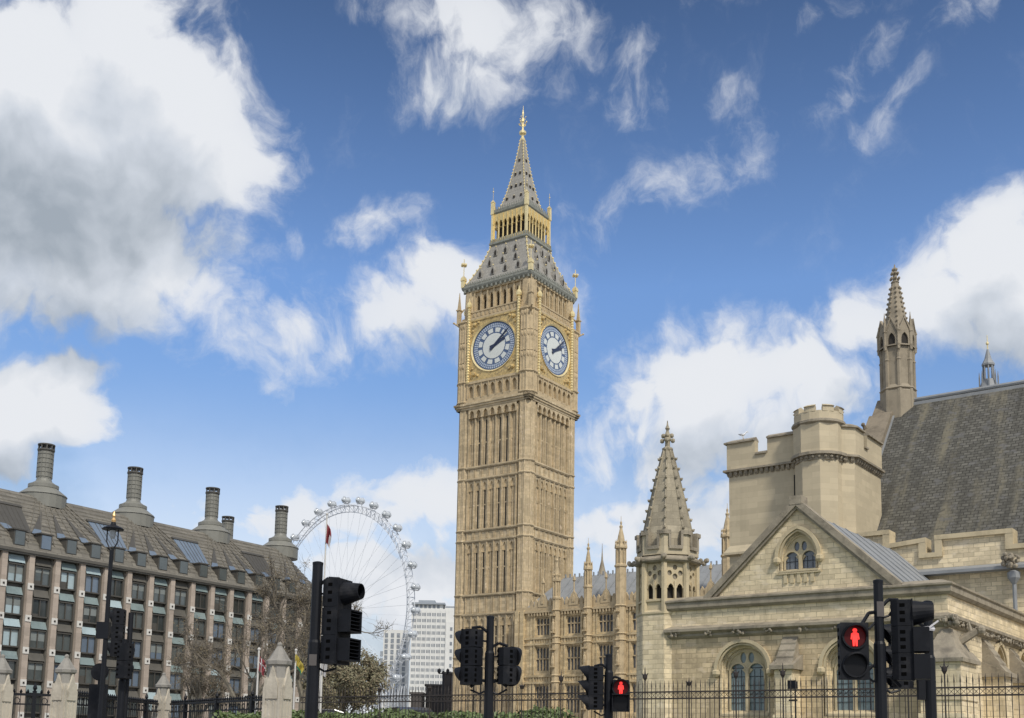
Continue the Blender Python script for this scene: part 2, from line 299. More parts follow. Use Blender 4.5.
# ------------------------------------------------------------------ mesh builder
ORG = {}
def pin(o):
    while o is not None:
        if o.name in ORG: return ORG[o.name]
        o = o.parent
    return (0, 0, 0)
class MB:
    def __init__(s): s.v = []; s.f = []; s.mi = []; s.T = None
    def add(s, vs, fs, m=0):
        b = len(s.v)
        s.v += [s.T(*p) for p in vs] if s.T else [tuple(p) for p in vs]
        s.f += [tuple(i+b for i in f) for f in fs]; s.mi += [m]*len(fs)
    def loft(s, rings, caps=(True, True), m=0):
        n = len(rings[0]); vs = [p for r in rings for p in r]; fs = []
        for k in range(len(rings)-1):
            for i in range(n): j = (i+1) % n; fs.append((k*n+i, k*n+j, (k+1)*n+j, (k+1)*n+i))
        if caps[0]: fs.append(tuple(range(n-1, -1, -1)))
        if caps[1]: fs.append(tuple((len(rings)-1)*n+i for i in range(n)))
        s.add(vs, fs, m)
    def box(s, x0, x1, y0, y1, z0, z1, m=0):
        s.loft([[(x0, y0, z), (x1, y0, z), (x1, y1, z), (x0, y1, z)] for z in (z0, z1)], m=m)
    def frus(s, cx, cy, n, prof, rot=0., m=0, sx=1, sy=1):   # prof: (radius, z)
        s.loft([[(cx+r*sx*math.cos(rot+2*math.pi*i/n), cy+r*sy*math.sin(rot+2*math.pi*i/n), z) for i in range(n)] for r, z in prof], m=m)
    def sq(s, cx, cy, prof, m=0):                            # prof: (half width, z)
        s.loft([[(cx-h, cy-h, z), (cx+h, cy-h, z), (cx+h, cy+h, z), (cx-h, cy+h, z)] for h, z in prof], m=m)
    def ball(s, x, y, z, r, n=8, m=0, sz=1.):
        s.frus(x, y, n, [(r*max(.05, math.cos(a)), z+r*sz*math.sin(a)) for a in [R_(-85), R_(-50), R_(-18), R_(18), R_(50), R_(85)]], m=m)
    def ext_xz(s, poly, y0, y1, m=0): s.loft([[(x, y, z) for x, z in poly] for y in (y0, y1)], m=m)
    def ext_yz(s, poly, x0, x1, m=0): s.loft([[(x, y, z) for y, z in poly] for x in (x0, x1)], m=m)
    def tube(s, p, q, r, r2=None, n=6, m=0):
        p = Vector(p); q = Vector(q); d = q-p
        if d.length < 1e-6: return
        d.normalize(); a = d.orthogonal().normalized(); b = d.cross(a); r2 = r if r2 is None else r2
        s.loft([[tuple(c+a*(rr*math.cos(2*math.pi*i/n))+b*(rr*math.sin(2*math.pi*i/n))) for i in range(n)] for c, rr in ((p, r), (q, r2))], m=m)
    def path(s, pts, r, n=6, m=0):
        for a, b in zip(pts, pts[1:]): s.tube(a, b, r, n=n, m=m)
    def wall(s, outer, holes, y, depth, m=0):                # flat wall in xz with real openings and reveals going inwards
        polys = [[Vector((x, z, 0)) for x, z in p] for p in [outer]+holes]
        flat = [p for poly in [outer]+holes for p in poly]
        s.add([(x, y, z) for x, z in flat], [tuple(t) for t in tessellate_polygon(polys)], m)
        for h in holes:
            n = len(h); s.add([(x, y, z) for x, z in h]+[(x, y+depth, z) for x, z in h], [(i, (i+1) % n, n+(i+1) % n, n+i) for i in range(n)], m)
    def band(s, pts, w, y0, y1, m=0):                        # a moulding following a line in xz
        n = len(pts); L = []; Rr = []
        for i, (x, z) in enumerate(pts):
            x0, z0 = pts[max(0, i-1)]; x1, z1 = pts[min(n-1, i+1)]; dx, dz = x1-x0, z1-z0; l = math.hypot(dx, dz) or 1
            L.append((x-dz/l*w/2, z+dx/l*w/2)); Rr.append((x+dz/l*w/2, z-dx/l*w/2))
        s.loft([[(L[i][0], y0, L[i][1]), (Rr[i][0], y0, Rr[i][1]), (Rr[i][0], y1, Rr[i][1]), (L[i][0], y1, L[i][1])] for i in range(n)], m=m)
    def squeeze(s, cx, cy, k, dz):
        s.v = [(cx+(x-cx)*k, cy+(y-cy)*k, z+dz) for x, y, z in s.v]; return s
    def build(s, name, mats, parent=None, smooth=False, bevel=0.):
        o3 = pin(parent) if parent else (0, 0, 0)
        me = bpy.data.meshes.new(name)
        me.from_pydata([(x-o3[0], y-o3[1], z-o3[2]) for x, y, z in s.v], [], s.f)
        for m in (mats if isinstance(mats, (list, tuple)) else [mats]): me.materials.append(m)
        me.polygons.foreach_set('material_index', s.mi)
        bm = bmesh.new(); bm.from_mesh(me); bmesh.ops.recalc_face_normals(bm, faces=bm.faces)
        uv = bm.loops.layers.uv.new('UVMap')
        for f in bm.faces:
            nrm = f.normal
            if abs(nrm.z) > .98: t = Vector((1, 0, 0)); b = Vector((0, 1, 0))
            else: t = Vector((-nrm.y, nrm.x, 0)).normalized(); b = nrm.cross(t)
            for l in f.loops: l[uv].uv = (l.vert.co.dot(t), l.vert.co.dot(b))
            f.smooth = smooth
        bm.to_mesh(me); bm.free(); me.update()
        o = bpy.data.objects.new(name, me); COL.objects.link(o)
        if parent: o.parent = parent
        if bevel:
            md = o.modifiers.new('bevel', 'BEVEL'); md.width = bevel; md.segments = 2; md.limit_method = 'ANGLE'
        return o
def tag(o, label, cat, group=None):
    o['label'] = label; o['category'] = cat
    if group: o['group'] = group
    return o
PAL = R_(-36.87)                                             # the palace stands at this angle to the camera
def pw_(x, y, z=0): return Vector((.8*x+.6*y, -.6*x+.8*y, z))
def thing(name, label, cat, base, rot=0., frame='world', group=None):
    """Empty at the thing's base. frame 'palace': geometry of its parts is given in palace axes"""
    o = bpy.data.objects.new(name, None); COL.objects.link(o); tag(o, label, cat, group)
    o.empty_display_size = .5
    if frame == 'palace': o.location = pw_(*base); o.rotation_euler = (0, 0, PAL); ORG[o.name] = tuple(base)
    else: o.location = base; o.rotation_euler = (0, 0, rot); ORG[o.name] = (0, 0, 0)
    return o
def struct(name, mb, m, stuff=False):
    o = mb.build(name, m); o['kind'] = 'stuff' if stuff else 'structure'; return o
def copy_tree(o, parent=None):
    c = o.copy(); COL.objects.link(c); c.parent = parent
    for ch in o.children: copy_tree(ch, c)
    return c
def arch(xc, w, zb, zs, zt, n=7):
    """outline of a pointed opening, counted from its lower left corner"""
    h = zt-zs; r = (w*w/4+h*h)/w; cx = xc-w/2+r; a1 = math.atan2(h, xc-cx)
    L = []
    for i in range(n+1):
        a = math.pi+(a1-math.pi)*i/n; L.append((cx+r*math.cos(a), zs+r*math.sin(a)))
    Rr = [(2*xc-x, z) for x, z in reversed(L[:-1])]
    return [(xc-w/2, zb)]+L+Rr+[(xc+w/2, zb)]
def arc_only(xc, w, zs, zt, n=7): return arch(xc, w, zs-1, zs, zt, n)[1:-1]
def rectp(x0, x1, z0, z1): return [(x0, z0), (x1, z0), (x1, z1), (x0, z1)]

# ================================================================== SETTING: ground, road, river
b = MB(); b.box(-3000, 3000, -300, 5000, -.5, 0); struct('ground', b, PAVE)
b = MB(); b.box(-60, 60, 3.2, 9.2, .004, .008); struct('road', b, ASPHALT)
b = MB()
for x in range(-58, 58, 6): b.box(x, x+3, 6.14, 6.26, .010, .012)
struct('road_markings', b, LINEW)
b = MB(); b.box(-60, 60, 9.2, 9.35, 0, .13); b.box(-60, 60, 9.35, 21, 0, .12); b.box(-60, 60, 3.05, 3.2, 0, .13); struct('pavement', b, PAVE)
b = MB()
b.T = lambda x, y, z: tuple(pw_(x, y, z)); b.box(-80, -5, 26.5, 46, .0, .04); struct('lawn', b, GRASS)
b = MB(); b.box(-900, 500, 330, 600, .01, .03); struct('river', b, WATER)
b = MB(); b.box(-46, -3, 52, 95, 0, 1.55); struct('bridge_approach', b, ASPHALT)

# ================================================================== CLOCK TOWER
CX, CY = -93.6, 125.35
def fT(k, cx=CX, cy=CY):
    c, s = 1.04*math.cos(k*math.pi/2+R_(1.9)), 1.04*math.sin(k*math.pi/2+R_(1.9))
    return lambda x, y, z: (cx+c*x-s*y, cy+s*x+c*y, z if z < 74 else 74+(z-74)*1.035)
tw = thing('clock_tower', 'tall honey stone clock tower with gilded dials, iron belfry roof and spire', 'clock tower', (CX, CY, 0), frame='palace')
H = 6.0
STR = [(4.2, 5.2), (12.2, 13.5), (19.4, 22.1), (29.7, 31.2), (38.5, 40.2)]   # pairs of string courses
SEC = [(5.2, 12.2), (13.5, 19.4), (22.1, 29.7), (31.2, 38.5), (40.2, 48.6)]  # tall panelled stages
b = MB(); b.T = fT(0)
b.sq(0, 0, [(5.56, 0), (5.56, 49)])
for sx in (-1, 1):
    for sy in (-1, 1):
        b.frus(4.95*sx, 4.95*sy, 8, [(1.06, 0), (1.06, 49)], rot=R_(22.5))
        for i in range(8):
            a = R_(22.5+45*i); b.frus(4.95*sx+1.05*math.cos(a), 4.95*sy+1.05*math.sin(a), 5, [(.10, 0), (.10, 49)])
            for e in (-.26, .26): a2 = R_(45*i)+e*.75; b.frus(4.95*sx+.99*math.cos(a2), 4.95*sy+.99*math.sin(a2), 4, [(.07, 0), (.07, 49)])
        for lo, hi in STR:
            for z in (lo, hi): b.frus(4.95*sx, 4.95*sy, 8, [(1.05, z-.26), (1.24, z-.05), (1.24, z+.08), (1.08, z+.18)], rot=R_(22.5))
BAY = 1.14
for k in range(4):
    b.T = fT(k)
    for lo, hi in STR:
        for z in (lo, hi): b.box(-4.3, 4.3, -5.96, -5.3, z-.14, z+.08); b.box(-4.3, 4.3, -5.88, -5.3, z-.28, z-.14)
        b.box(-4.1, 4.1, -5.72, -5.3, lo+.1, hi-.32)
        for i in range(7):
            x = (i-3)*BAY
            if hi-lo > .9:
                for (x0, x1, z0, z1) in ((x-.5, x-.4, lo+.1, hi-.32), (x+.4, x+.5, lo+.1, hi-.32)): b.box(x0, x1, -5.82, -5.71, z0, z1)
    for lo, hi in SEC:
        top = hi-.32
        for i in range(8):
            x = (i-3.5)*BAY; b.box(x-.17, x+.17, -5.80, -5.3, lo+.1, top); b.box(x-.06, x+.06, -5.90, -5.79, lo+.1, top)
        for i in range(7):
            x = (i-3)*BAY
            zt = top-.15
            if hi > 48: continue
            b.wall(rectp(x-.40, x+.40, zt-1.25, zt+.15), [arch(x, .62, zt-1.24, zt-.85, zt-.1, 4)], -5.74, .18)
            if i in (1, 2, 4, 5):
                for e in (-1, 1): b.box(x+e*.24-.08, x+e*.24+.08, -5.70, -5.3, lo+.1, zt-1.2)
                b.box(x-.2, x+.2, -5.64, -5.3, (lo+top)/2-.09, (lo+top)/2+.09)
            else:
                b.box(x-.06, x+.06, -5.68, -5.3, lo+.1, zt-1.2); b.box(x-.40, x+.40, -5.63, -5.3, (lo+top)/2-.09, (lo+top)/2+.09)
    lo, hi = SEC[-1]
    for i in range(7):
        x = (i-3)*BAY
        if i in (1, 2, 4, 5):
            for e in (-1, 1): b.box(x+e*.24-.08, x+e*.24+.08, -5.70, -5.3, lo+.1, 47.3)
        else: b.box(x-.06, x+.06, -5.68, -5.3, lo+.1, 47.3)
        b.box(x-.4, x+.4, -5.64, -5.3, (lo+47)/2-.09, (lo+47)/2+.09)
    # arched head of the shaft under the clock stage
    for i in range(7):
        x = (i-3)*BAY; b.wall(rectp(x-.57, x+.57, 47.25, 48.6), [arch(x, .80, 47.27, 47.65, 48.4, 5)], -5.99, .6)
    # corbelling
    for j, (d, z) in enumerate(((6.05, 48.6), (6.2, 48.9), (6.32, 49.2))): b.box(-d, d, -d, -5.2, z, z+.3)
b.build('shaft', TOWER, tw)
for k in (0, 1):
    for lo, hi in SEC:
        for i in (1, 2, 4, 5):
            x = (i-3)*BAY; w = MB(); w.T = fT(k)
            sw = .13 if k == 0 else .075; w.box(x-sw, x+sw, -5.60, -5.562, lo+.2, hi-1.75); w.build('slit_window', DARK, tw)
# clock stage
b = MB(); b.T = fT(0); b.sq(0, 0, [(5.7, 49.5), (5.7, 62.4)])
for sx in (-1, 1):
    for sy in (-1, 1):
        b.frus(5.1*sx, 5.1*sy, 8, [(1.22, 49.5), (1.22, 61.9)], rot=R_(22.5))
        for i in range(8):
            a = R_(22.5+45*i); b.frus(5.1*sx+1.2*math.cos(a), 5.1*sy+1.2*math.sin(a), 5, [(.10, 49.5), (.10, 61.6)])
        for z in (49.7, 52.6, 61.6): b.frus(5.1*sx, 5.1*sy, 8, [(1.2, z-.2), (1.42, z), (1.42, z+.12), (1.2, z+.25)], rot=R_(22.5))
        for i in range(8):
            a = R_(45*i); b.frus(5.1*sx+1.13*math.cos(a), 5.1*sy+1.13*math.sin(a), 4, [(.07, 49.9), (.07, 61.4)])
            for z in (54.1, 57.1, 60.1): b.ball(5.1*sx+1.1*math.cos(a+.2), 5.1*sy+1.1*math.sin(a+.2), z+.9, .2, 6, sz=2.2); b.ball(5.1*sx+1.1*math.cos(a-.2), 5.1*sy+1.1*math.sin(a-.2), z+.9, .2, 6, sz=2.2)
        for z in (55.6, 58.6): b.frus(5.1*sx, 5.1*sy, 8, [(1.2, z-.1), (1.3, z), (1.2, z+.1)], rot=R_(22.5))
        b.frus(4.75*sx, 4.75*sy, 8, [(1.05, 61.8), (.95, 66.2)], rot=R_(22.5))
for k in range(4):
    b.T = fT(k)
    b.box(-4.4, 4.4, -6.2, -5.6, 49.5, 49.75); b.box(-4.5, 4.5, -6.22, -5.6, 52.25, 52.6); b.box(-4.5, 4.5, -6.1, -5.6, 49.75, 50.1)
    for i in range(7):
        x = (i-3)*1.2; b.wall(rectp(x-.6, x+.6, 50.1, 52.25), [arch(x, .74, 50.25, 51.3, 52.0, 5)], -6.08, .36)
        b.box(x-.67, x-.53, -6.18, -6.07, 50.1, 52.25)
    b.box(-4.35, 4.35, -6.12, -5.65, 61.75, 62.05)
    for i in range(13):                                       # carved band over the dial
        x = (i-6)*.68; b.box(x-.22, x+.22, -5.98, -5.65, 62.1, 62.75); b.box(x-.10, x+.10, -6.06, -5.97, 62.2, 62.65)
    b.box(-4.5, 4.5, -5.92, -5.6, 62.05, 63.0); b.box(-4.5, 4.5, -6.02, -5.6, 62.85, 63.05)
    # arms and pinnacle bases standing out at the corners with beasts
    for e in (-1, 1):
        b.tube((e*5.9, -5.95, 61.3), (e*6.45, -6.45, 61.7), .17, .1); b.ball(e*6.5, -6.5, 61.75, .16, 6)
b.build('clock_stage', TOWER2, tw)
for sx in (-1, 1):
    for sy in (-1, 1):
        p = MB(); p.T = fT(0); x, y = 6.0*sx, 6.0*sy
        p.sq(x, y, [(.24, 61.6), (.24, 63.6), (.34, 63.65), (.34, 63.8), (.2, 63.85), (.1, 65.2), (.03, 66.4)])
        p.tube((x, y, 63), (5.5*sx, 5.5*sy, 64), .1, n=4); p.build('corner_pinnacle', TOWER2, tw)
# dials
ZC = 57.3
def annulus(mb, y, ra, rb, a0, a1, n=4, m=0):
    for i in range(n):
        s0, s1 = a0+(a1-a0)*i/n, a0+(a1-a0)*(i+1)/n
        mb.loft([[(r*math.sin(s), yy, ZC+r*math.cos(s)) for r, s in ((ra, s0), (rb, s0), (rb, s1), (ra, s1))] for yy in (y, y+.03)], m=m)
for k in range(4):
    T = fT(k)
    c = MB(); c.T = T                                         # gilded square surround with round opening
    circ = [(3.55*math.sin(i*2*math.pi/48), ZC+3.55*math.cos(i*2*math.pi/48)) for i in range(48)]
    c.wall(rectp(-3.95, 3.95, 52.6, 61.75), [circ], -6.02, .2)
    for (x0, x1, z0, z1) in ((-3.95, 3.95, 52.6, 52.85), (-3.95, 3.95, 61.5, 61.75), (-3.95, -3.75, 52.85, 61.5), (3.75, 3.95, 52.85, 61.5)): c.box(x0, x1, -6.12, -6.0, z0, z1)
    for sx in (-1, 1):
        for sz in (-1, 1): c.ball(3.2*sx, -6.05, ZC+3.4*sz+(.25 if sz > 0 else -.25), .34, 8); c.ball(2.6*sx, -6.03, ZC+3.9*sz, .22, 6); c.ball(3.5*sx, -6.03, ZC+2.8*sz, .2, 6)
    fr = c.build('dial_surround', GILTSTONE, tw)
    c = MB(); c.T = T
    for i in range(48):
        a0, a1 = i*2*math.pi/48, (i+1)*2*math.pi/48
        c.loft([[(r*math.sin(s), y, ZC+r*math.cos(s)) for r, y in ((3.5, -6.0), (3.72, -6.13), (3.72, -6.0))] for s in (a0, a1)])
    c.build('dial_rim', PALEGOLD, fr)
    c = MB(); c.T = T; annulus(c, -5.9, 0.01, 3.56, 0, 2*math.pi, 40)
    annulus(c, -5.925, 0.01, 1.83, 0, 2*math.pi, 32, 1)
    for h in range(12):
        a = h*math.pi/6; annulus(c, -5.925, 2.0, 2.62, a+.09, a+math.pi/6-.09, 3, 1)
        for j in range(5):
            a = h*math.pi/6+(j+.5)*math.pi/30
            annulus(c, -5.925, 2.74, 2.98, a-.036, a+.036, 1, 2); annulus(c, -5.925, 3.05, 3.3, a-.034, a+.034, 1, 2)
    dial = c.build('clock_dial', [DIALBLUE, OPAL, DIALPALE], tw)
    for nm, ang, L, tail, wd, yy in (('minute_hand', 8*6, 3.25, .8, .26, -6.0), ('hour_hand', 64, 2.15, .6, .46, -5.96)):
        c = MB(); c.T = T; a = R_(ang); dx, dz = math.sin(a), math.cos(a)
        def P(l, w): return (l*dx+w*dz, ZC+l*dz-w*dx)
        c.ext_xz([P(-tail, -wd*.8), P(0, -wd*.5), P(L*.72, -wd*.42), P(L*.8, -wd*.62), P(L, 0), P(L*.8, wd*.62), P(L*.72, wd*.42), P(0, wd*.5), P(-tail, wd*.8)], yy-.03, yy); c.build(nm, HAND, dial)
    for sx in (-1, 1):                                        # twisted gilt columns with ball tops
        c = MB(); c.T = T; prof = []
        for i in range(28): z = 52.4+i*.4; prof += [(.17, z), (.25, z+.2)]
        prof += [(.16, 63.6), (.34, 63.7), (.42, 64.05), (.30, 64.4), (.1, 64.6), (.05, 65.1)]
        c.frus(4.15*sx, -6.15, 8, prof); c.build('gilt_column', PALEGOLD, tw)
# belfry arcade
b = MB(); b.T = fT(0)
for k in range(4):
    b.T = fT(k)
    holes = [arch((i-3)*1.1, .58, 63.3, 64.9, 65.75, 5) for i in range(7)]
    b.wall(rectp(-4.4, 4.4, 63.0, 66.5), holes, -5.22, .5)
    for i in range(8): x = (i-3.5)*1.1; b.box(x-.13, x+.13, -5.42, -5.2, 63.0, 66.3)
    b.box(-5.2, 5.2, -5.5, -4.9, 66.2, 66.5)
b.build('belfry', TOWER2, tw)
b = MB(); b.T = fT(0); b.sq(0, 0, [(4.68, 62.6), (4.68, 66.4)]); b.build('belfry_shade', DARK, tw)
b = MB(); b.T = fT(0)
b.sq(0, 0, [(5.45, 66.45), (5.75, 66.75), (5.85, 67.0), (5.85, 67.25), (5.6, 67.3)])
for k in range(4):
    b.T = fT(k)
    for i in range(29): x = (i-14)*.4; b.box(x-.07, x+.07, -5.82, -5.7, 67.24, 67.7); b.box(x-.2, x+.2, -5.81, -5.71, 67.38, 67.48)
    for i in range(15): x = (i-7)*.76; b.box(x-.12, x+.12, -5.76, -5.5, 66.35, 66.75)
b.build('belfry_cornice', CREST, tw)
# lower roof
LR = [(5.6, 67.3), (4.95, 68.6), (4.2, 70.3), (3.5, 72.2), (3.0, 74.0)]
def halfw(prof, z):
    for (h0, z0), (h1, z1) in zip(prof, prof[1:]):
        if z0 <= z <= z1: return h0+(h1-h0)*(z-z0)/(z1-z0)
    return prof[-1][0]
b = MB(); b.T = fT(0); b.sq(0, 0, LR); rf = b.build('lower_roof', IRONROOF, tw)
def crockets(parent, prof, z0, z1, n, r, m, cx=CX, cy=CY):
    b = MB(); b.T = fT(0, cx, cy)
    for i in range(n):
        z = z0+(z1-z0)*i/(n-1); h = halfw(prof, z)
        for sx in (-1, 1):
            for sy in (-1, 1): b.ball(sx*(h+.04), sy*(h+.04), z, r, 6)
    for (h0, za), (h1, zb) in zip(prof, prof[1:]):
        for sx in (-1, 1):
            for sy in (-1, 1): b.tube((sx*h0, sy*h0, za), (sx*h1, sy*h1, zb), r*.45, n=5)
    b.build('hip_crockets', m, parent)
crockets(rf, LR, 67.8, 73.8, 9, .17, PALEGOLD)
for k in range(4):
    for z, xs in ((68.4, (-3.2, -1.07, 1.07, 3.2)), (70.2, (-2.2, 0, 2.2)), (71.9, (-1.7, 0, 1.7))):
        for x in xs:
            h = halfw(LR, z); d = MB(); d.T = fT(k)
            d.ext_xz([(x-.3, z), (x-.3, z+.7), (x, z+1.35), (x+.3, z+.7), (x+.3, z)], -h-.12, -h+.8, 0)
            d.ext_xz([(x-.17, z+.1), (x-.17, z+.65), (x, z+.95), (x+.17, z+.65), (x+.17, z+.1)], -h-.15, -h-.10, 1)
            d.ball(x, -h+.02, z+1.5, .12, 6, 2)
            d.build('dormer', [IRONROOF, DARK, PALEGOLD], tw)
for sx in (-1, 1):
    for sy in (-1, 1):                                        # gilded crowns on the corners
        c = MB(); c.T = fT(0); x, y = 5.65*sx, 5.65*sy
        c.sq(x, y, [(.26, 67.2), (.26, 68.2), (.34, 68.25), (.28, 68.7), (.1, 69.0)]); c.tube((x, y, 69), (x, y, 71.6), .06, n=5)
        for dx, dy in ((.3, 0), (-.3, 0), (0, .3), (0, -.3)): c.ball(x+dx, y+dy, 70.7, .22, 6)
        c.build('corner_crown', PALEGOLD, tw)
# gilded lantern
b = MB(); b.T = fT(0)
b.sq(0, 0, [(3.0, 73.9), (3.22, 74.1), (3.22, 74.35), (2.95, 74.4)])
for k in range(4):
    b.T = fT(k)
    for i in range(17): x = (i-8)*.37; b.box(x-.07, x+.07, -3.2, -3.08, 74.3, 74.75); b.ball(x, -3.14, 74.8, .09, 5)
b.build('lantern_gallery', CREST, tw)
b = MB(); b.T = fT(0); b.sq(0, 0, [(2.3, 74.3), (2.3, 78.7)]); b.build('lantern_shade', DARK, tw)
b = MB()
for k in range(4):
    b.T = fT(k)
    for i in range(8):
        x = (i-3.5)*.76; b.frus(x, -2.75, 6, [(.15, 74.4), (.12, 74.8), (.12, 77.2), (.2, 77.4)])
    b.wall(rectp(-2.95, 2.95, 76.6, 78.7), [arch((i-3)*.76, .56, 76.62, 77.0, 77.7, 5) for i in range(7)], -2.82, .3)
    for i in range(8): x = (i-3.5)*.76; b.box(x-.06, x+.06, -2.92, -2.8, 77.1, 78.6)
    b.box(-2.9, 2.9, -2.9, -2.4, 74.4, 74.95)
b.build('lantern_arcade', GOLD, tw)
b = MB(); b.T = fT(0)
b.sq(0, 0, [(2.7, 78.6), (2.95, 78.9), (3.0, 79.3), (2.8, 79.35)])
for k in range(4):
    b.T = fT(k)
    for i in range(15): x = (i-7)*.39; b.box(x-.06, x+.06, -2.96, -2.87, 79.3, 79.72)
b.build('lantern_cornice', CREST, tw)
for sx in (-1, 1):
    for sy in (-1, 1):
        c = MB(); c.T = fT(0)
        for (x, y) in ((2.88, 2.88),):
            c.sq(x*sx, y*sy, [(.17, 74.2), (.15, 78.6), (.24, 78.7), (.22, 80.4), (.27, 80.5), (.07, 80.9)]); c.tube((x*sx, y*sy, 80.8), (x*sx, y*sy, 82.8), .03, n=4)
            c.ball(x*sx, y*sy, 82.2, .11, 5)
        c.build('lantern_pinnacle', PALEGOLD, tw)
SP = [(2.4, 79.3), (1.95, 80.6), (1.55, 82.1), (1.06, 84.6), (.68, 87.0), (.37, 89.3), (.2, 90.8)]
b = MB(); b.T = fT(0); b.sq(0, 0, SP); sp = b.build('spire', IRONROOF, tw)
crockets(sp, SP, 79.8, 90.4, 22, .12, PALEGOLD)
for k in range(4):
    for z, xs in ((80.9, (-1.2, 0, 1.2)), (82.8, (-.8, .0, .8)), (84.8, (-.4, .4)), (87.0, (0,))):
        for x in xs:
            h = halfw(SP, z); d = MB(); d.T = fT(k); d.box(x-.14, x+.14, -h-.1, -h+.3, z, z+.35); d.ball(x, -h-.02, z+.42, .08, 5, 1)
            d.build('spire_light', [DARK, PALEGOLD], tw)
b = MB(); b.T = fT(0)
b.frus(0, 0, 10, [(.26, 90.5), (.3, 90.8), (.18, 91.1), (.2, 91.3), (.5, 91.5), (.52, 91.8), (.16, 92.1), (.12, 93.2), (.24, 93.4), (.2, 93.8), (.08, 94.1), (.16, 94.6), (.05, 95.2), (.02, 95.9)])
for dx, dy in ((1, 0), (-1, 0), (0, 1), (0, -1)):
    b.tube((0, 0, 92.6), (.62*dx, .62*dy, 93.1), .07, n=5); b.ball(.62*dx, .62*dy, 93.2, .13, 6); b.ball(.5*dx, .5*dy, 94.0, .08, 5); b.tube((0, 0, 93.6), (.5*dx, .5*dy, 94.0), .04, n=4)
b.build('finial', PALEGOLD, tw)

# ================================================================== PALACE RANGE (beside the clock tower)
RY = 118.5
rg = thing('palace_range', 'gothic honey stone range with tall mullioned windows and pinnacles beside the clock tower', 'palace wing', (-70, RY, 0), frame='palace')
BX = [-86.19+4.83*i for i in range(9)]
b = MB()
holes = []; ROWS = [(15.95, 18.25), (11.3, 14.4), (5.9, 9.45), (.6, 4.4)]
for i in range(8):
    xc = (BX[i]+BX[i+1])/2
    for z0, z1 in ROWS: holes.append(rectp(xc-1.02, xc+1.02, z0, z1))
b.wall(rectp(-88.0, -47.6, 0, 19.0), holes, RY, .45)
b.box(-88.0, -47.6, RY+.9, RY+9, 0, 18.4)                       # the body behind
for z in (4.75, 9.75, 10.6, 14.75, 15.55): b.box(-88.2, -47.4, RY-.2, RY+.2, z-.14, z+.14)
for i in range(8):
    xc = (BX[i]+BX[i+1])/2
    for (z0, z1) in ((9.9, 10.45), (14.9, 15.4), (4.9, 5.6)):    # carved panels under the windows
        for j in range(5): b.box(xc-.95+j*.4, xc-.72+j*.4, RY-.09, RY, z0, z1)
    for e in (-1.28, 1.28): b.box(xc+e-.13, xc+e+.13, RY-.15, RY, 0, 18.8)
    for e in (-1.75, 1.75):
        b.box(xc+e-.2, xc+e+.2, RY-.1, RY, 0, 18.6)
for x in (-87.7, -86.9): b.box(x-.3, x+.3, RY-.45, RY, 0, 19.3)
wl = b.build('wall', RANGE, rg)
b = MB()                                                       # parapet with gablets
b.box(-88.2, -47.4, RY-.35, RY+.3, 18.85, 19.15); b.box(-88, -47.6, RY-.1, RY+.3, 19.15, 19.7)
for i in range(8):
    for j in range(10):
        x = BX[i]+.35+j*.46; b.box(x-.10, x+.10, RY-.32, RY-.05, 18.45, 18.85)
    for j in range(6):
        x = BX[i]+.55+j*.75
        b.ext_xz([(x-.25, 19.7), (x-.25, 20.3), (x, 20.75), (x+.25, 20.3), (x+.25, 19.7)], RY-.06, RY+.2)
    xc = (BX[i]+BX[i+1])/2
    b.ext_xz([(xc-.75, 19.6), (xc-.75, 20.4), (xc-.45, 20.7), (xc-.35, 21.0), (xc, 21.4), (xc+.35, 21.0), (xc+.45, 20.7), (xc+.75, 20.4), (xc+.75, 19.6)], RY-.16, RY+.25)
    b.ext_xz([(xc-.2, 20.0), (xc-.2, 20.6), (xc, 20.9), (xc+.2, 20.6), (xc+.2, 20.0)], RY-.24, RY-.15)
    b.frus(xc, RY, 6, [(.16, 21.2), (.10, 21.6), (.09, 22.6), (.24, 22.8), (.18, 23.1), (.03, 23.5)])
b.build('parapet', TOWER2, rg)
PT = [26.7, 26.55, 27.7, 30.0, 27.8, 27.0, 30.0, 27.0, 27.0]
for i in range(1, 9):
    x = BX[i]; t = PT[i]; w = .50 if t < 29 else .68; m = MB()
    m.frus(x, RY-.45, 8, [(w+.02, 0), (w+.02, 15), (w, 15.2), (w, t-6.2), (w*1.2, t-6.1), (w*1.2, t-5.9), (w*.8, t-5.7), (w*.8, t-3.9), (w*1.18, t-3.8), (w*1.18, t-3.55), (w*.82, t-3.3), (w*.55, t-2.2), (w*.24, t-1.3), (.18, t-1.2), (.24, t-1.0), (.09, t-.8), (.14, t-.5), (.03, t-.3), (.02, t+.3)], rot=R_(22.5))
    for a in range(8):
        A = R_(22.5+45*a); m.frus(x+w*.9*math.cos(A), RY-.45+w*.9*math.sin(A), 4, [(.09, 15), (.09, t-3.9)])
        m.ball(x+w*.85*math.cos(A), RY-.45+w*.85*math.sin(A), t-3.0, .14, 5); m.frus(x+w*1.05*math.cos(A), RY-.45+w*1.05*math.sin(A), 4, [(.1, t-3.8), (.02, t-2.7)])
    for z in (9.75, 10.6, 14.75, 15.55, 19.0): m.frus(x, RY-.45, 8, [(w+.02, z-.15), (w+.16, z), (w+.02, z+.15)], rot=R_(22.5))
    for z in (6.4, 11.8, 16.2): m.frus(x, RY-1.1, 6, [(.16, z), (.24, z+.3), (.2, z+1.1), (.12, z+1.3), (.14, z+1.5), (.04, z+1.65)]); m.box(x-.3, x+.3, RY-1.5, RY-.9, z+2.0, z+2.2); m.box(x-.25, x+.25, RY-1.4, RY-.9, z-.2, z)
    m.build('pinnacle_turret', TOWER2, rg)
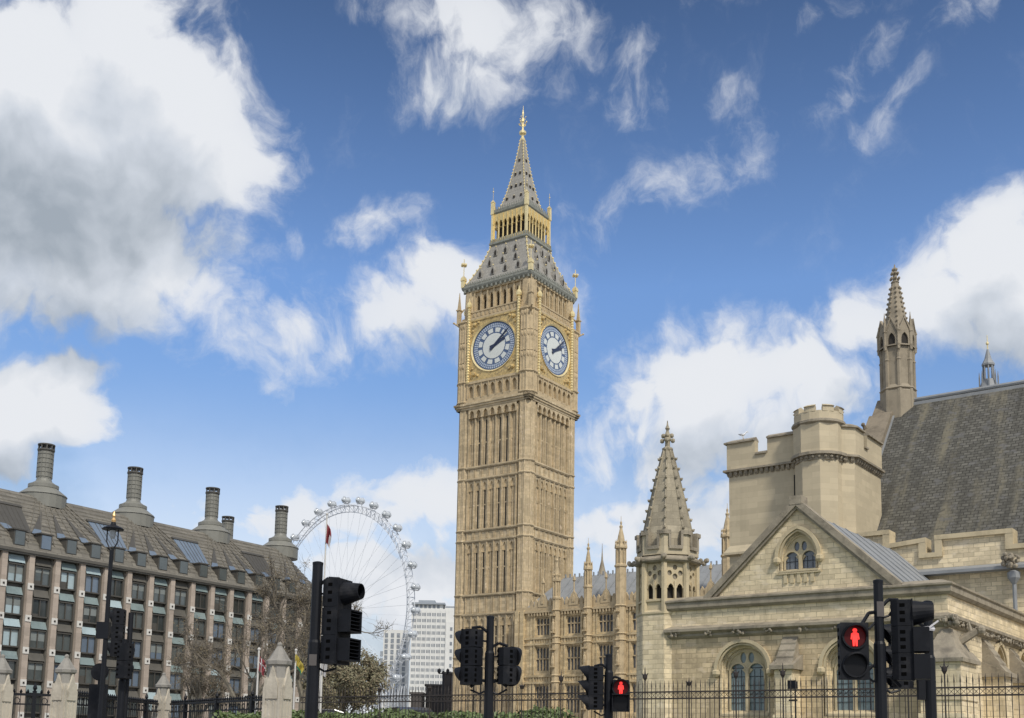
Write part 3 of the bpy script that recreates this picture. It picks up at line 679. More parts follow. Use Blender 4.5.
for i in range(8):
    xc = (BX[i]+BX[i+1])/2
    for z0, z1 in ROWS[:3]:
        m = MB()
        for j in (-1, 0, 1): m.box(xc+j*.51-.065, xc+j*.51+.065, RY+.12, RY+.34, z0, z1)
        zt = z0+(z1-z0)*(.5 if z1-z0 > 2.6 else .58); m.box(xc-1.02, xc+1.02, RY+.12, RY+.34, zt-.07, zt+.07)
        for j in range(4):
            x = xc+(j-1.5)*.51; m.wall(rectp(x-.19, x+.19, z1-.55, z1-.005), [arch(x, .36, z1-.545, z1-.4, z1-.1, 4)], RY+.16, .12)
        f = m.build('window', TOWER2, rg)
        m = MB(); m.box(xc-1.01, xc+1.01, RY+.36, RY+.40, z0+.01, z1-.01); m.build('window_glass', SHADOWGLASS, f)
m = MB()
m.loft([[(-87.6, RY+.6, 19.3), (-87.6, RY+11.2, 19.3), (-84.6, RY+6, 24.3)], [(-47.6, RY+.6, 19.3), (-47.6, RY+11.2, 19.3), (-47.6, RY+6, 24.3)]])
for i in range(46): m.box(-84.4+i*.75, -84.25+i*.75, RY+5.9, RY+6.1, 24.25, 24.75)
for i in range(24):
    x = -83.2+i*1.5; m.tube((x, RY+.55, 19.35), (x+.0, RY+5.95, 24.35), .07, n=4)
m.build('roof', LEAD, rg)
sp2 = thing('distant_pinnacle', 'slim grey needle spire just showing over the lead roof beside the tower', 'spire', (-82.3, 130.5, 0), frame='palace')
m = MB(); m.frus(-82.3, 130.5, 8, [(1.0, 0), (.95, 24.0), (1.2, 24.2), (1.0, 24.5), (.45, 26.0), (.14, 27.4), (.06, 28.6), (.02, 29.8)], rot=R_(22.5)); m.build('needle', SPIRE, sp2)

# ================================================================== GABLED ANNEX
AY, AX = 49.6, -13.7
an = thing('gabled_annex', 'pale weathered stone annex with a gable, arched leaded windows and buttresses behind the railings', 'building', (-20.4, AY, 0), frame='palace')
ORD = [(2.62, 0.0), (2.42, .16), (2.22, .32), (2.04, .46)]
def big_window_orders(mb, xc, y, zb, zs, h):
    """stepped recess: successive orders of a moulded arch"""
    o = [(arch(xc, w, zb+.05*i, zs, zs+h*w/2.62+.0, 9), y+d) for i, (w, d) in enumerate(ORD)]
    for i in range(len(o)-1):
        mb.wall(o[i][0], [o[i+1][0]], o[i+1][1], .16)
    return o[0][0], o[-1][0]
def tracery_window(parent, T, xc, y, zb, zs, w, zt, glassmat, hf=.34):
    m = MB(); m.T = T
    out = arch(xc, w, zb, zs, zt, 9); lw = w/2-.15
    ht = zs+hf*w/1.98; zl = ht-.5*lw
    hl = [arch(xc+e*(w/4-.015), lw, zb+.14, zl, ht, 6) for e in (-1, 1)]
    eyes = []
    for ex, ez, r in ((-.20*w/1.9, ht+.25*w/1.98, .185*w/1.9), (.20*w/1.9, ht+.25*w/1.98, .185*w/1.9)):
        eyes.append([(xc+ex+r*math.cos(a*math.pi/6)*.8, ez+r*1.35*math.sin(a*math.pi/6)) for a in range(12)])
    m.wall(out, hl+eyes, y, .14)
    for p in hl: m.band(p, .07, y-.05, y+.03)
    m.band(out[1:-1], .09, y-.06, y+.04)
    for e in (-1, 1):                                          # cusps
        for q in (-1, 1): m.ext_xz([(xc+e*w/4+q*lw/2, zl-.12), (xc+e*w/4+q*lw*.26, zl+.1), (xc+e*w/4+q*lw*.46, zl+.2)], y+.02, y+.12)
    m.box(xc-.07, xc+.07, y-.07, y+.1, zb+.1, zl+.15)
    m.ext_yz([(y-.35, zb-.12), (y-.35, zb-.02), (y+.1, zb+.16), (y+.1, zb-.12)], xc-w/2-.22, xc+w/2+.22)
    f = m.build('window', LTRIM, parent)
    m = MB(); m.T = T; m.ext_xz([(x*.998+xc*.002, z-.02) for x, z in out], y+.09, y+.12); gl = m.build('leaded_pane', glassmat, f)
    m = MB(); m.T = T
    n = int((zs-zb)/.42)
    for i in range(1, n+1): z = zb+.1+i*.42; m.box(xc-w/2+.1, xc+w/2-.1, y+.06, y+.088, z-.014, z+.014)
    for e in (-1, 1):
        for q in (-.5, .5): m.box(xc+e*w/4+q*lw*.36-.01, xc+e*w/4+q*lw*.36+.01, y+.065, y+.085, zb+.12, zl+.1)
    m.build('glazing_bars', LEADBAR, f)
    return f
def hood(mb, xc, w, zs, zt, y):
    p = arc_only(xc, w, zs, zt, 9); mb.band(p, .17, y-.16, y+.02); mb.band([(x, z) for x, z in arc_only(xc, w-.3, zs, zt-.15, 9)], .09, y-.08, y+.02)
    for e in (0, -1): x, z = p[e]; mb.frus(x, y-.08, 6, [(.1, z-.34), (.2, z-.22), (.2, z-.05), (.12, z)])
fr_T = lambda x, y, z: (x, AY+y, z)
so_T = lambda x, y, z: (AX-y, x, z)
W1, W2 = -23.27, -18.0
b = MB(); b.T = fr_T
h1 = arch(W1, 2.62, 3.25, 5.5, 6.72, 9); h2 = arch(W2, 2.62, 3.25, 5.5, 6.72, 9)
b.wall(rectp(-27.3, AX, 0, 7.45), [h1, h2], 0, .02, 1)
b.wall(rectp(-27.3, AX, 7.45, 8.6), [], 0, .02)
for xc in (W1, W2): big_window_orders(b, xc, 0, 3.25, 5.5, 1.22)
b.T = so_T
S1, S2 = 58.0, 62.7
hs = [arch(x, 2.2, 2.6, 5.7, 6.95, 9) for x in (S1, S2)]
b.wall(rectp(AY, 66, 0, 8.6), hs, 0, .9)
b.T = None
b.box(-27.2, AX-.55, AY+.7, 63.8, 0, 8.5)
b.build('wall', [ANNEX, SOOTY], an)
for xc in (W1, W2): b = MB(); b.T = fr_T; hood(b, xc, 2.78, 5.5, 6.86, 0); b.build('hood_mould', LTRIM, an)
for xc in (S1, S2): b = MB(); b.T = so_T; hood(b, xc, 2.4, 5.7, 7.08, 0); b.build('hood_mould', LTRIM, an)
for xc in (W1, W2): tracery_window(an, fr_T, xc, .46, 3.4, 5.5, 1.98, 6.42, LEADED)
for xc in (S1, S2): tracery_window(an, so_T, xc, .6, 2.7, 5.7, 2.1, 6.85, LEADED)
def mould_run(mb, prof, closed=False):
    """run of moulding round the front and the south side; prof: (outset, z)"""
    A = [(-27.4, AY-d, z) for d, z in prof]; B = [(AX+d, AY-d, z) for d, z in prof]; C = [(AX+d, 64.0, z) for d, z in prof]
    mb.loft([A, B, C])
b = MB()
mould_run(b, [(-.2, 8.5), (.10, 8.5), (.22, 8.62), (.22, 8.86), (.30, 8.92), (.30, 9.0), (-.3, 9.22), (-.3, 8.5)])
b.build('parapet_coping', TRIM, an)
b = MB()
mould_run(b, [(-.2, 7.1), (.05, 7.1), (.16, 7.2), (.16, 7.3), (.38, 7.42), (.38, 7.55), (.02, 7.72), (-.2, 7.72)])
rr = random.Random(3)
for i in range(9):                                             # carved bosses, worn
    x = -26.6+i*1.6+rr.uniform(-.3, .3)
    for j in range(10): b.ball(x+rr.uniform(-.26, .26), AY-.28+rr.uniform(-.05, .06), 7.3+rr.uniform(-.12, .12), rr.uniform(.045, .09), 5)
for i in range(26):
    y = AY+.2+i*.52
    for j in range(6): b.ball(AX+.24+rr.uniform(-.05, .10), y+rr.uniform(-.16, .16), 7.28+rr.uniform(-.12, .1), rr.uniform(.045, .085), 5)
for j in range(34): b.ball(AX+rr.uniform(-.05, .42), AY-rr.uniform(-.05, .42), 7.36+rr.uniform(-.2, .2), rr.uniform(.06, .13), 5)
b.build('carved_cornice', TRIM, an)
# gable
b = MB(); b.T = fr_T
gw = arch(-20.42, 1.95, 10.0, 10.65, 11.98, 9)
b.wall([(-25.0, 9.0), (-15.85, 9.0), (-20.42, 13.25)], [gw], .05, .02)
g1 = arch(-20.42, 1.76, 10.04, 10.65, 11.86, 9); b.wall(gw, [g1], .17, .2)
b.build('gable_wall', ANNEX, an)
b = MB(); b.T = fr_T
for i, e in enumerate((-1, 1)):
    p0 = (-20.42+e*4.75, 8.98); p1 = (-20.42, 13.35)
    b.band([p0, p1] if e < 0 else [p1, p0], .30, -.22+.003*i, .45+.003*i); b.band([(p0[0]-e*.12, p0[1]-.2), (p1[0], p1[1]-.24)] if e < 0 else [(p1[0], p1[1]-.24), (p0[0]-e*.12, p0[1]-.2)], .14, -.12+.003*i, .05+.003*i)
b.box(-20.72, -20.12, -.24, .5, 13.2, 13.62)
b.build('gable_coping', TRIM, an)
b = MB(); b.T = fr_T; hood(b, -20.42, 2.1, 10.75, 12.14, .05)
for j in range(5): b.box(-21.15+j*.33, -20.98+j*.33, -.02, .06, 9.5, 9.98)
b.box(-21.4, -19.45, -.05, .25, 9.98, 10.1)
b.build('gable_hood_mould', LTRIM, an)
tracery_window(an, fr_T, -20.42, .3, 10.05, 10.6, 1.74, 11.8, SHADOWGLASS, .52)
b = MB()
for e in (-1, 1):
    b.loft([[(-20.42, y, 13.1), (-20.42+e*4.5, y, 8.85), (-20.42+e*4.5, y, 8.7), (-20.42, y, 12.95)] for y in (AY+.4, 63.9)])
    for i in range(8):
        y = AY+1.2+i*1.7; b.tube((-20.42, y, 13.12), (-20.42+e*4.5, y, 8.88), .04, n=4)
b.box(AX-5.2, AX-.25, AY+.3, 63.9, 8.5, 8.7)
b.build('lead_roof', LEAD, an)
# buttresses
def buttress(T, x0, x1, proj, zt, zs, capo=.16):
    m = MB(); m.T = T
    m.box(x0, x1, -proj, 0, 0, zs)
    m.box(x0-.06, x1+.06, -proj-.08, 0, 3.1, 3.3)
    o = m.build('buttress', ANNEX, an)
    m = MB(); m.T = T; n = 4
    m.ext_yz([(-proj-capo-.04, zs-.12), (-proj-capo-.04, zs+.06), (0, zs+.6), (0, zs-.12)], x0-capo, x1+capo)
    for i in range(n):
        z0 = zs+.12+(zt-zs-.1)*i/n; z1 = zs+.12+(zt-zs-.1)*(i+1)/n; p0 = proj*(1-i/n)*.95; p1 = proj*(1-(i+1)/n)*.95
        m.ext_yz([(-p0-.05, z0-.05), (-p0-.05, z0+.03), (-p1, z1), (0, z1), (0, z0-.05)], x0+.02*i, x1-.02*i)
    m.build('sloped_cap', TRIM, o)
buttress(fr_T, -21.28, -20.42, .95, 6.95, 5.5)
buttress(so_T, 54.9, 56.2, 1.0, 7.05, 5.35); buttress(so_T, 60.1, 61.1, 1.0, 7.0, 5.35)
m = MB(); m.box(-14.62, -12.95, 48.45, 50.9, 0, 5.65); m.box(-14.7, -12.85, 48.3, 51.0, 3.1, 3.35); m.box(-14.66, -12.9, 48.4, 50.95, 3.9, 4.05); cb_ = m.build('buttress', ANNEX, an)
m = MB(); m.loft([[(-14.75, 48.3, 5.5), (-12.8, 48.3, 5.5), (-12.8, 51.1, 5.5), (-14.75, 51.1, 5.5)], [(-14.75, 48.3, 5.66), (-12.8, 48.3, 5.66), (-12.8, 51.1, 5.66), (-14.75, 51.1, 5.66)],
   [(-14.45, 48.7, 6.05), (-13.1, 48.7, 6.05), (-13.1, 51.0, 6.05), (-14.45, 51.0, 6.05)], [(-14.35, 48.8, 6.07), (-13.2, 48.8, 6.07), (-13.2, 51.0, 6.07), (-14.35, 51.0, 6.07)], [(-14.0, 49.5, 7.0), (-13.6, 49.5, 7.0), (-13.6, 50.8, 7.0), (-14.0, 50.8, 7.0)]])
m.build('sloped_cap', TRIM, cb_)
m = MB()                                                       # worn beast on the corner
m.tube((-13.6, 50.3, 6.4), (-12.75, 50.5, 6.95), .2, .16); m.ball(-12.6, 50.5, 7.0, .2, 7); m.tube((-13.0, 50.45, 6.9), (-13.1, 50.5, 7.35), .11, .05); m.build('gargoyle', TRIM, an)

# ================================================================== OCTAGONAL TURRET
TX, TY, TR = -28.03, 50.8, 1.6
tu = thing('octagonal_turret', 'octagonal stone stair turret with a crocketed stone cone, left of the gabled annex', 'turret', (TX, TY, 0), frame='palace')
def oT(k):
    a = k*math.pi/4; c, s = math.cos(a), math.sin(a)
    return lambda x, y, z: (TX+c*x-s*y, TY+s*x+c*y, z)
AP = TR*math.cos(R_(22.5)); FW = TR*math.sin(R_(22.5))
b = MB(); b.frus(TX, TY, 8, [(TR+.15, 0), (TR+.15, 1.2), (TR, 1.5), (TR, 8.35)], rot=R_(22.5)); b.build('shaft', ANNEX, tu)
b = MB(); b.frus(TX, TY, 8, [(TR, 8.35), (TR+.05, 8.42), (TR+.05, 8.5), (TR-.12, 8.62), (TR-.12, 9.1)], rot=R_(22.5))
for k in range(8):
    a = R_(22.5+45*k); b.frus(TX+1.5*math.cos(a), TY+1.5*math.sin(a), 6, [(.16, 8.5), (.16, 11.1)])
    b.T = oT(k); zc = 10.05
    hl = [arch(e*.235, .34, 9.2, 9.72, 9.98, 5) for e in (-1, 1)]
    ey = [[(ex+r*math.cos(q*math.pi/5), ez+r*1.2*math.sin(q*math.pi/5)) for q in range(10)] for ex, ez, r in ((0, 10.32, .13), (-.28, 10.5, .12), (.28, 10.5, .12), (0, 10.78, .12))]
    b.wall(rectp(-FW+.1, FW-.1, 9.1, 11.1), hl+ey, -AP+.13, .14)
    b.box(-.05, .05, -AP+.05, -AP+.14, 9.1, 10.1); b.band(hl[0][1:-1], .05, -AP+.07, -AP+.14); b.band(hl[1][1:-1], .05, -AP+.07, -AP+.14)
    b.box(-FW+.1, FW-.1, -AP+.02, -AP+.2, 9.05, 9.15)
    b.T = None
b.build('tracery_stage', LTRIM, tu)
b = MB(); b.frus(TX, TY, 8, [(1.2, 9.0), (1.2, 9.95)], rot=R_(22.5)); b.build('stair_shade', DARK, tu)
b = MB(); b.frus(TX, TY, 8, [(1.36, 9.9), (1.36, 11.1)], rot=R_(22.5)); b.build('blind_panel', TRIM, tu)
b = MB(); b.frus(TX, TY, 8, [(TR-.1, 11.0), (TR+.12, 11.06), (TR+.2, 11.14), (TR+.2, 11.22), (TR+.03, 11.34), (TR-.2, 11.5)], rot=R_(22.5))
for k in range(8):
    a = R_(22.5+45*k)
    for j in range(4): b.ball(TX+(1.75+j*.1)*math.cos(a+rr.uniform(-.05, .05)), TY+(1.75+j*.1)*math.sin(a+rr.uniform(-.05, .05)), 11.2+rr.uniform(-.06, .1), .13, 6)
b.build('carved_cornice', TRIM, tu)
b = MB(); b.frus(TX, TY, 8, [(TR+.0, 11.45), (TR+.0, 11.9), (TR-.3, 11.9)], rot=R_(22.5)); tp = b.build('parapet', KEEP, tu)
b = MB(); c2 = MB()
for k in range(8):
    b.T = oT(k); c2.T = oT(k)
    for e in (-1, 1): b.box(e*.47-.15, e*.47+.15, -AP, -AP+.25, 11.9, 12.5)
    c2.box(-.36, .36, -AP-.10, -AP+.22, 11.72, 11.9)
    for e in (-1, 1): c2.box(e*.32-.06, e*.32+.06, -AP-.10, -AP+.22, 11.9, 12.5); c2.box(min(e*.26, e*.68), max(e*.26, e*.68), -AP-.10, -AP+.26, 12.48, 12.68)
b.build('merlons', KEEP, tp); c2.build('coping', TRIM, tp)
CN = [(1.36, 11.9), (1.30, 12.6), (.98, 14.1), (.62, 15.7), (.24, 17.2)]
b = MB(); b.frus(TX, TY, 8, CN, rot=R_(22.5)); cn = b.build('stone_cone', CONE, tu)
b = MB()
for k in range(8):
    a = R_(22.5+45*k); ca, sa = math.cos(a), math.sin(a)
    b.path([(TX+r*ca, TY+r*sa, z) for r, z in CN], .055, 5)
    for i in range(8):
        z = 12.9+i*.55
        r = [r0_+(r1_-r0_)*(z-z0)/(z1-z0) for (r0_, z0), (r1_, z1) in zip(CN, CN[1:]) if z0 <= z <= z1][0]
        b.ball(TX+(r+.09)*ca, TY+(r+.09)*sa, z, .085, 6); b.tube((TX+r*ca, TY+r*sa, z-.08), (TX+(r+.17)*ca, TY+(r+.17)*sa, z+.06), .05, .03, 5)
b.build('crockets', CONE, cn)
b = MB(); b.frus(TX, TY, 8, [(.2, 17.1), (.3, 17.25), (.3, 17.33), (.14, 17.42), (.13, 17.7), (.2, 17.8), (.14, 18.1), (.07, 18.3), (.13, 18.42), (.05, 18.6), (.02, 18.85)])
for q in range(4):
    a = q*math.pi/2+.4
    for z, r in ((17.75, .28), (18.02, .22)): b.ball(TX+r*math.cos(a), TY+r*math.sin(a), z, .13, 6)
b.build('finial', CONE, tu)

# ================================================================== CRENELLATED TOWER
KY = 65.0
kt = thing('crenellated_tower', 'plain smooth ashlar tower with stepped battlements and a round stair turret, behind the gable', 'tower', (-27, KY, 0), frame='palace')
K0, K1 = -31.36, -23.3
PLAN = [(K0, 75), (K0, KY), (-23.9, KY), (K1, 65.6), (K1, 70.3)]
def run(mb, path, prof, m=0):
    """a moulding or wall of section prof (outset, z) along a plan line walked with the outside on its right"""
    rings = []
    for i, p in enumerate(path):
        ns = []
        for a, c in ((path[max(i-1, 0)], path[max(i, 1)]), (path[min(i, len(path)-2)], path[min(i+1, len(path)-1)])):
            dx, dy = c[0]-a[0], c[1]-a[1]; l = math.hypot(dx, dy); ns.append((dy/l, -dx/l))
        nx, ny = ns[0][0]+ns[1][0], ns[0][1]+ns[1][1]; l = math.hypot(nx, ny); nx /= l; ny /= l
        k = 1/max(.3, nx*ns[0][0]+ny*ns[0][1])
        rings.append([(p[0]-(-nx)*o*k, p[1]+ny*o*k, z) for o, z in prof])
    mb.loft(rings, m=m)
b = MB(); b.loft([[(x, y, z) for x, y in PLAN+[(-26, 75)]] for z in (0, 19.7)])
run(b, PLAN, [(0, 13.9), (.28, 14.0), (.28, 14.14), (0, 14.6)])
b.build('wall', KEEP, kt)
b = MB(); run(b, PLAN, [(.1, 19.55), (.1, 20.35), (-.4, 20.35), (-.4, 19.55)])
MER = [[(K0, 67.2), (K0, KY), (-29.5, KY)], [(-28.66, KY), (-23.9, KY), (K1, 65.6), (K1, 67.0)], [(K1, 67.6), (K1, 70.3)], [(K0, 73.5), (K0, 68.6)]]
for p in MER: run(b, p, [(.1, 20.35), (.1, 21.28), (-.4, 21.28), (-.4, 20.35)])
b.build('battlements', KEEP, kt)
b = MB()
for p in MER: run(b, p, [(.25, 21.28), (.25, 21.38), (-.15, 21.58), (-.5, 21.38), (-.5, 21.28)])
for p in ([(-29.46, KY), (-28.7, KY)], [(K1, 67.0), (K1, 67.6)], [(K0, 68.6), (K0, 67.2)]): run(b, p, [(.22, 20.35), (.22, 20.45), (-.15, 20.6), (-.5, 20.45), (-.5, 20.35)])
run(b, PLAN, [(.05, 19.40), (.3, 19.42), (.3, 19.55), (.1, 19.6)])
for (xa, ya), (xb, yb) in zip(PLAN, PLAN[1:]):
    L = math.hypot(xb-xa, yb-ya); n = max(1, int(L/.34)); dx, dy = (xb-xa)/L, (yb-ya)/L
    for i in range(n):
        q = (i+.5)*L/n; x, y = xa+dx*q, ya+dy*q
        b.loft([[(x+dx*e+dy*o, y+dy*e-dx*o, z) for e, o in ((-.10, -.05), (.10, -.05), (.10, ou), (-.10, ou))] for z, ou in ((19.1, .06), (19.22, .16), (19.42, .22))])
b.build('corbel_table', TRIM, kt)
SX, SY, SR = -25.25, KY-.1, 1.46
b = MB(); b.frus(SX, SY, 8, [(SR, 0), (SR, 19.15), (SR+.08, 19.5), (SR+.08, 21.5)], rot=R_(22.5)); st = b.build('stair_turret', KEEP, kt)
b = MB(); b.frus(SX, SY, 16, [(SR, 19.1), (SR+.05, 19.4), (SR+.25, 19.4), (SR+.25, 19.58), (SR+.02, 19.62)])
for i in range(26):
    a = 2*math.pi*i/26; b.ball(SX+(SR+.08)*math.cos(a), SY+(SR+.08)*math.sin(a), 19.27, .1, 6)
b.build('string_course', TRIM, st)
b = MB(); b.frus(SX, SY, 16, [(SR, 21.35), (SR+.18, 21.45), (SR+.18, 21.58), (SR, 21.68)]); b.build('string_course', TRIM, st)
b = MB(); b.frus(SX, SY, 16, [(SR+.02, 21.6), (SR+.02, 22.15), (SR-.35, 22.15), (SR-.35, 21.8)])
for i in range(8):
    a0, a1 = R_(45*i-14), R_(45*i+14)
    b.loft([[(SX+r*math.cos(a), SY+r*math.sin(a), z) for r, z in ((SR+.02, 22.1), (SR+.02, 22.42), (SR+.1, 22.43), (SR-.15, 22.57), (SR-.4, 22.43), (SR-.35, 22.1))] for a in [a0+(a1-a0)*j/4 for j in range(5)]])
b.build('battlements', KEEP, st)
b = MB(); b.box(-26.95, -26.83, KY-.03, KY-.004, 17.4, 18.7); b.build('slit_window', DARK, kt)

# ================================================================== GREAT HALL
HE, HR, ZE, ZR = 67.5, 78.5, 13.35, 26.45
hl_ = thing('great_hall', 'long hall under a steep dark slate roof with a pinnacled gable end', 'hall', (-10, HR, 0), frame='palace')
b = MB(); b.box(-24.6, 24, HE+.6, 89, 0, ZE+.4); b.build('wall', ANNEX, hl_)
b = MB(); b.loft([[(x, HE, ZE), (x, HR, ZR), (x, 89.5, ZE), (x, 89.5, ZE-.3), (x, HR, ZR-.4), (x, HE, ZE-.3)] for x in (-24.7, 24)])
rb = b.build('slate_roof', SLATE, hl_)
b = MB(); b.tube((-24.6, HR, ZR+.05), (24, HR, ZR+.05), .16, n=8); b.box(-24.6, 24, HR-.35, HR+.35, ZR-.42, ZR-.2)
b.loft([[(-24.7, HE, ZE+.05), (-24.55, HE, ZE+.05), (-24.55, HE, ZE+.16), (-24.7, HE, ZE+.16)], [(-24.7, HR-.5, ZR-.55), (-24.55, HR-.5, ZR-.55), (-24.55, HR-.5, ZR-.42), (-24.7, HR-.5, ZR-.42)]])
b.build('lead_ridge', LEAD, rb)
b = MB()
def rake(off): return [(HE-1.2, ZE-1.4+off), (HR, ZR+off), (HR, ZR+off-30), (HE-1.2, 0)]
sl = (ZR-ZE)/(HR-HE)
b.loft([[(x, HE-1.0, 0), (x, HE-1.0, ZE-.2), (x, HR, ZR+.45), (x, 2*HR-HE+1, ZE-.2), (x, 2*HR-HE+1, 0)] for x in (-26.1, -24.68)])
gb = b.build('gable_wall', GABLE, hl_)
b = MB()
for i in range(10):                                            # crockets up the gable
    y = HE+.2+i*.92; z = ZE-.15+(y-HE+1.1)*(ZR-1.2-ZE)/(HR-HE-.5)
    b.tube((-26.1, y, z), (-26.2, y-.3, z+.38), .2, .1, 5); b.ball(-26.22, y-.32, z+.38, .15, 6); b.ball(-26.1, y+.25, z+.33, .11, 6)
b.loft([[(-26.2, y, z), (-24.62, y, z), (-24.62, y, z+.35), (-26.2, y, z+.35)] for y, z in ((HE-1.1, ZE-.25), (HR-1.6, ZR-1.45))])
b.build('gable_coping', GABLE, gb)
PX_, PY_ = -24.6, HR
b = MB(); b.frus(PX_, PY_, 8, [(1.42, 22), (1.42, 27.6), (1.36, 27.7), (1.5, 27.8), (1.26, 28.1), (1.26, 31.4)], rot=R_(22.5))
for k in range(8):
    a = R_(22.5+45*k); b.frus(PX_+1.25*math.cos(a), PY_+1.25*math.sin(a), 6, [(.2, 24), (.2, 27.7), (.17, 27.9), (.17, 29.8), (.22, 29.9), (.15, 30.0), (.15, 32.0)])
pn = b.squeeze(PX_, PY_, .87, -.5).build('pinnacle_shaft', SPIRE, hl_)
b = MB(); dk = MB()
for k in range(8):
    a = k*math.pi/4; c, s = math.cos(a), math.sin(a)
    T = lambda x, y, z: (PX_+c*x-s*y, PY_+s*x+c*y, z)
    b.T = T; dk.T = T
    b.wall([(-.55, 30.9), (-.55, 31.8), (0, 32.9), (.55, 31.8), (.55, 30.9)], [arch(0, .6, 31.0, 31.3, 31.85, 5)], -1.36, .2)
    b.band([(-.55, 31.9), (0, 32.95), (.55, 31.9)], .14, -1.44, -1.2)
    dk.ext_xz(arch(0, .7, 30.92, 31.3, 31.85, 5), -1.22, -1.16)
    b.T = None; a2 = R_(22.5)+a
    b.frus(PX_+1.42*math.cos(a2), PY_+1.42*math.sin(a2), 4, [(.14, 30.6), (.16, 31.9), (.22, 31.95), (.05, 33.1 if k % 2 else 32.5), (.02, 33.4 if k % 2 else 32.7)])
    b.tube((PX_+1.2*math.cos(a2), PY_+1.2*math.sin(a2), 30.2), (PX_+1.5*math.cos(a2), PY_+1.5*math.sin(a2), 31.0), .12, n=5)
SPN = [(1.02, 32.0), (.9, 32.8), (.28, 36.0)]
b.frus(PX_, PY_, 8, SPN, rot=R_(22.5))
for k in range(8):
    a = R_(22.5+45*k)
    for i in range(9): z = 32.5+i*.38; r = 1.0-(z-32)*.178; b.ball(PX_+(r+.06)*math.cos(a), PY_+(r+.06)*math.sin(a), z, .10, 6)
b.frus(PX_, PY_, 8, [(.24, 35.9), (.36, 36.0), (.2, 36.15), (.2, 36.3), (.12, 37.0), (.03, 37.4)])
for q in range(6):
    a = q*math.pi/3
    for z, r in ((36.3, .34), (36.7, .26), (37.0, .14)): b.ball(PX_+r*math.cos(a), PY_+r*math.sin(a), z, .12, 6)
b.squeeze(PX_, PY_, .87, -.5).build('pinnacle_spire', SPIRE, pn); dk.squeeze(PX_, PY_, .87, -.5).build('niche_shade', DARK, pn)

# wall with stepped parapet in front of the hall roof
BY = 64.0
cl = thing('cloister_wall', 'long stone wall with a stepped moulded parapet under the slate roof', 'wall', (-10, BY, 0), frame='palace')
prof = [(-23.3, 14.3), (-20.95, 14.3), (-20.95, 13.45), (-18.92, 13.65), (-18.92, 12.75), (-18.03, 12.75), (-18.03, 13.72), (-14.3, 13.72), (-14.3, 12.85), (-13.2, 12.85), (-13.2, 13.7), (-9.4, 13.7), (-9.4, 12.85), (-8.3, 12.85), (-8.3, 13.7), (8, 13.7)]
b = MB(); b.ext_xz([(-23.3, 0)]+prof+[(8, 0)], BY, BY+.8); b.build('wall', ANNEX, cl)
b = MB()
for j, ((x0, z0), (x1, z1)) in enumerate(zip(prof, prof[1:])):
    dy = .003*(j % 2)
    if x0 == x1: b.box(x0-.2, x0+.2, BY-.18-dy, BY+.9+dy, min(z0, z1)-.15, max(z0, z1)-.12)
    else: b.ext_xz([(x0-.2, z0-.14), (x1+.2, z1-.14), (x1+.2, z1+.12), (x0-.2, z0+.12)], BY-.2-dy, BY+.95+dy)
b.build('coping', LTRIM, cl)
b = MB(); b.box(-19.6, 8, BY-.75, BY-.003, 11.55, 11.72); b.loft([[(x, BY-.75, 11.72), (x, BY, 11.72), (x, BY, 11.98)] for x in (-19.6, 8)]); b.build('lead_gutter', LEAD, cl)
b = MB()
for j in range(26): b.ball(-14.1+rr.uniform(-.4, .4), BY-.8+rr.uniform(-.3, .1), 11.95+rr.uniform(-.4, .35), rr.uniform(.07, .15), 5)
b.tube((-14.1, BY-.5, 11.9), (-14.0, BY-1.3, 12.1), .18, .1); b.build('gargoyle', TRIM, cl)
b = MB(); b.frus(-14.05, BY-.55, 6, [(.12, 10.75), (.32, 11.05), (.34, 11.35), (.2, 11.45)]); b.tube((-14.05, BY-.5, 4), (-14.05, BY-.5, 10.85), .11, n=8); b.build('drainpipe', LEAD, cl)

# far lantern over the hall ridge
p = at(989, 385, 125)
fl = thing('roof_lantern', 'small dark openwork lantern with a thin pale finial behind the ridge of the slate roof', 'lantern', (p.x, p.y, 0))
b = MB(); zb = p.z
b.frus(0, 0, 8, [(.95, 0), (.95, zb-1), (1.15, zb-.9), (.75, zb+.6)], rot=R_(22.5))
for k in range(8):
    a = R_(22.5+45*k); ca, sa = math.cos(a), math.sin(a)
    b.frus(.55*ca, .55*sa, 5, [(.11, zb+.5), (.09, zb+2.4)]); b.frus(1.0*ca, 1.0*sa, 4, [(.09, zb-1), (.09, zb+.9), (.02, zb+1.6)])
b.frus(0, 0, 8, [(.7, zb+2.3), (.72, zb+2.5), (.4, zb+3.1), (.1, zb+4.3)], rot=R_(22.5)); b.build('openwork', LEAD, fl)
b = MB(); b.tube((0, 0, zb+4.2), (0, 0, zb+6.0), .09, .04, 5); b.ball(0, 0, zb+5.0, .2, 6); b.build('finial', PALEGOLD, fl)

# ================================================================== OFFICE BUILDING ON THE LEFT (bronze roof, tall chimneys)
pc = thing('chimneyed_office', 'long dark bronze office block with sandstone piers, ribbed roof and tall round chimneys', 'office building', (-51.6, 125, 0), rot=R_(56.97))
BW = 3.27; PX0 = -6.23-BW*5; NB = 19; XE = 42.0; YR = 7.0; RE = 6.6
ROOFP = [(-.35, 22.0), (.0, 22.3), (.25, 22.75)]
for i in range(13):
    t0, t1 = i/13, (i+1)/13
    y0, z0 = .25+(YR-.25)*t0, 22.75+(29.9-22.75)*t0; y1, z1 = .25+(YR-.25)*t1, 22.75+(29.9-22.75)*t1
    ROOFP += [(y0+.0, z0+.17), (y1, z1)]
ROOFP += [(YR+.9, 30.1)]
b = MB(); b.box(PX0, XE, .75, 16, 0, 21.9); b.frus(XE, .75+RE, 20, [(RE-.0, 0), (RE-.0, 21.9)])
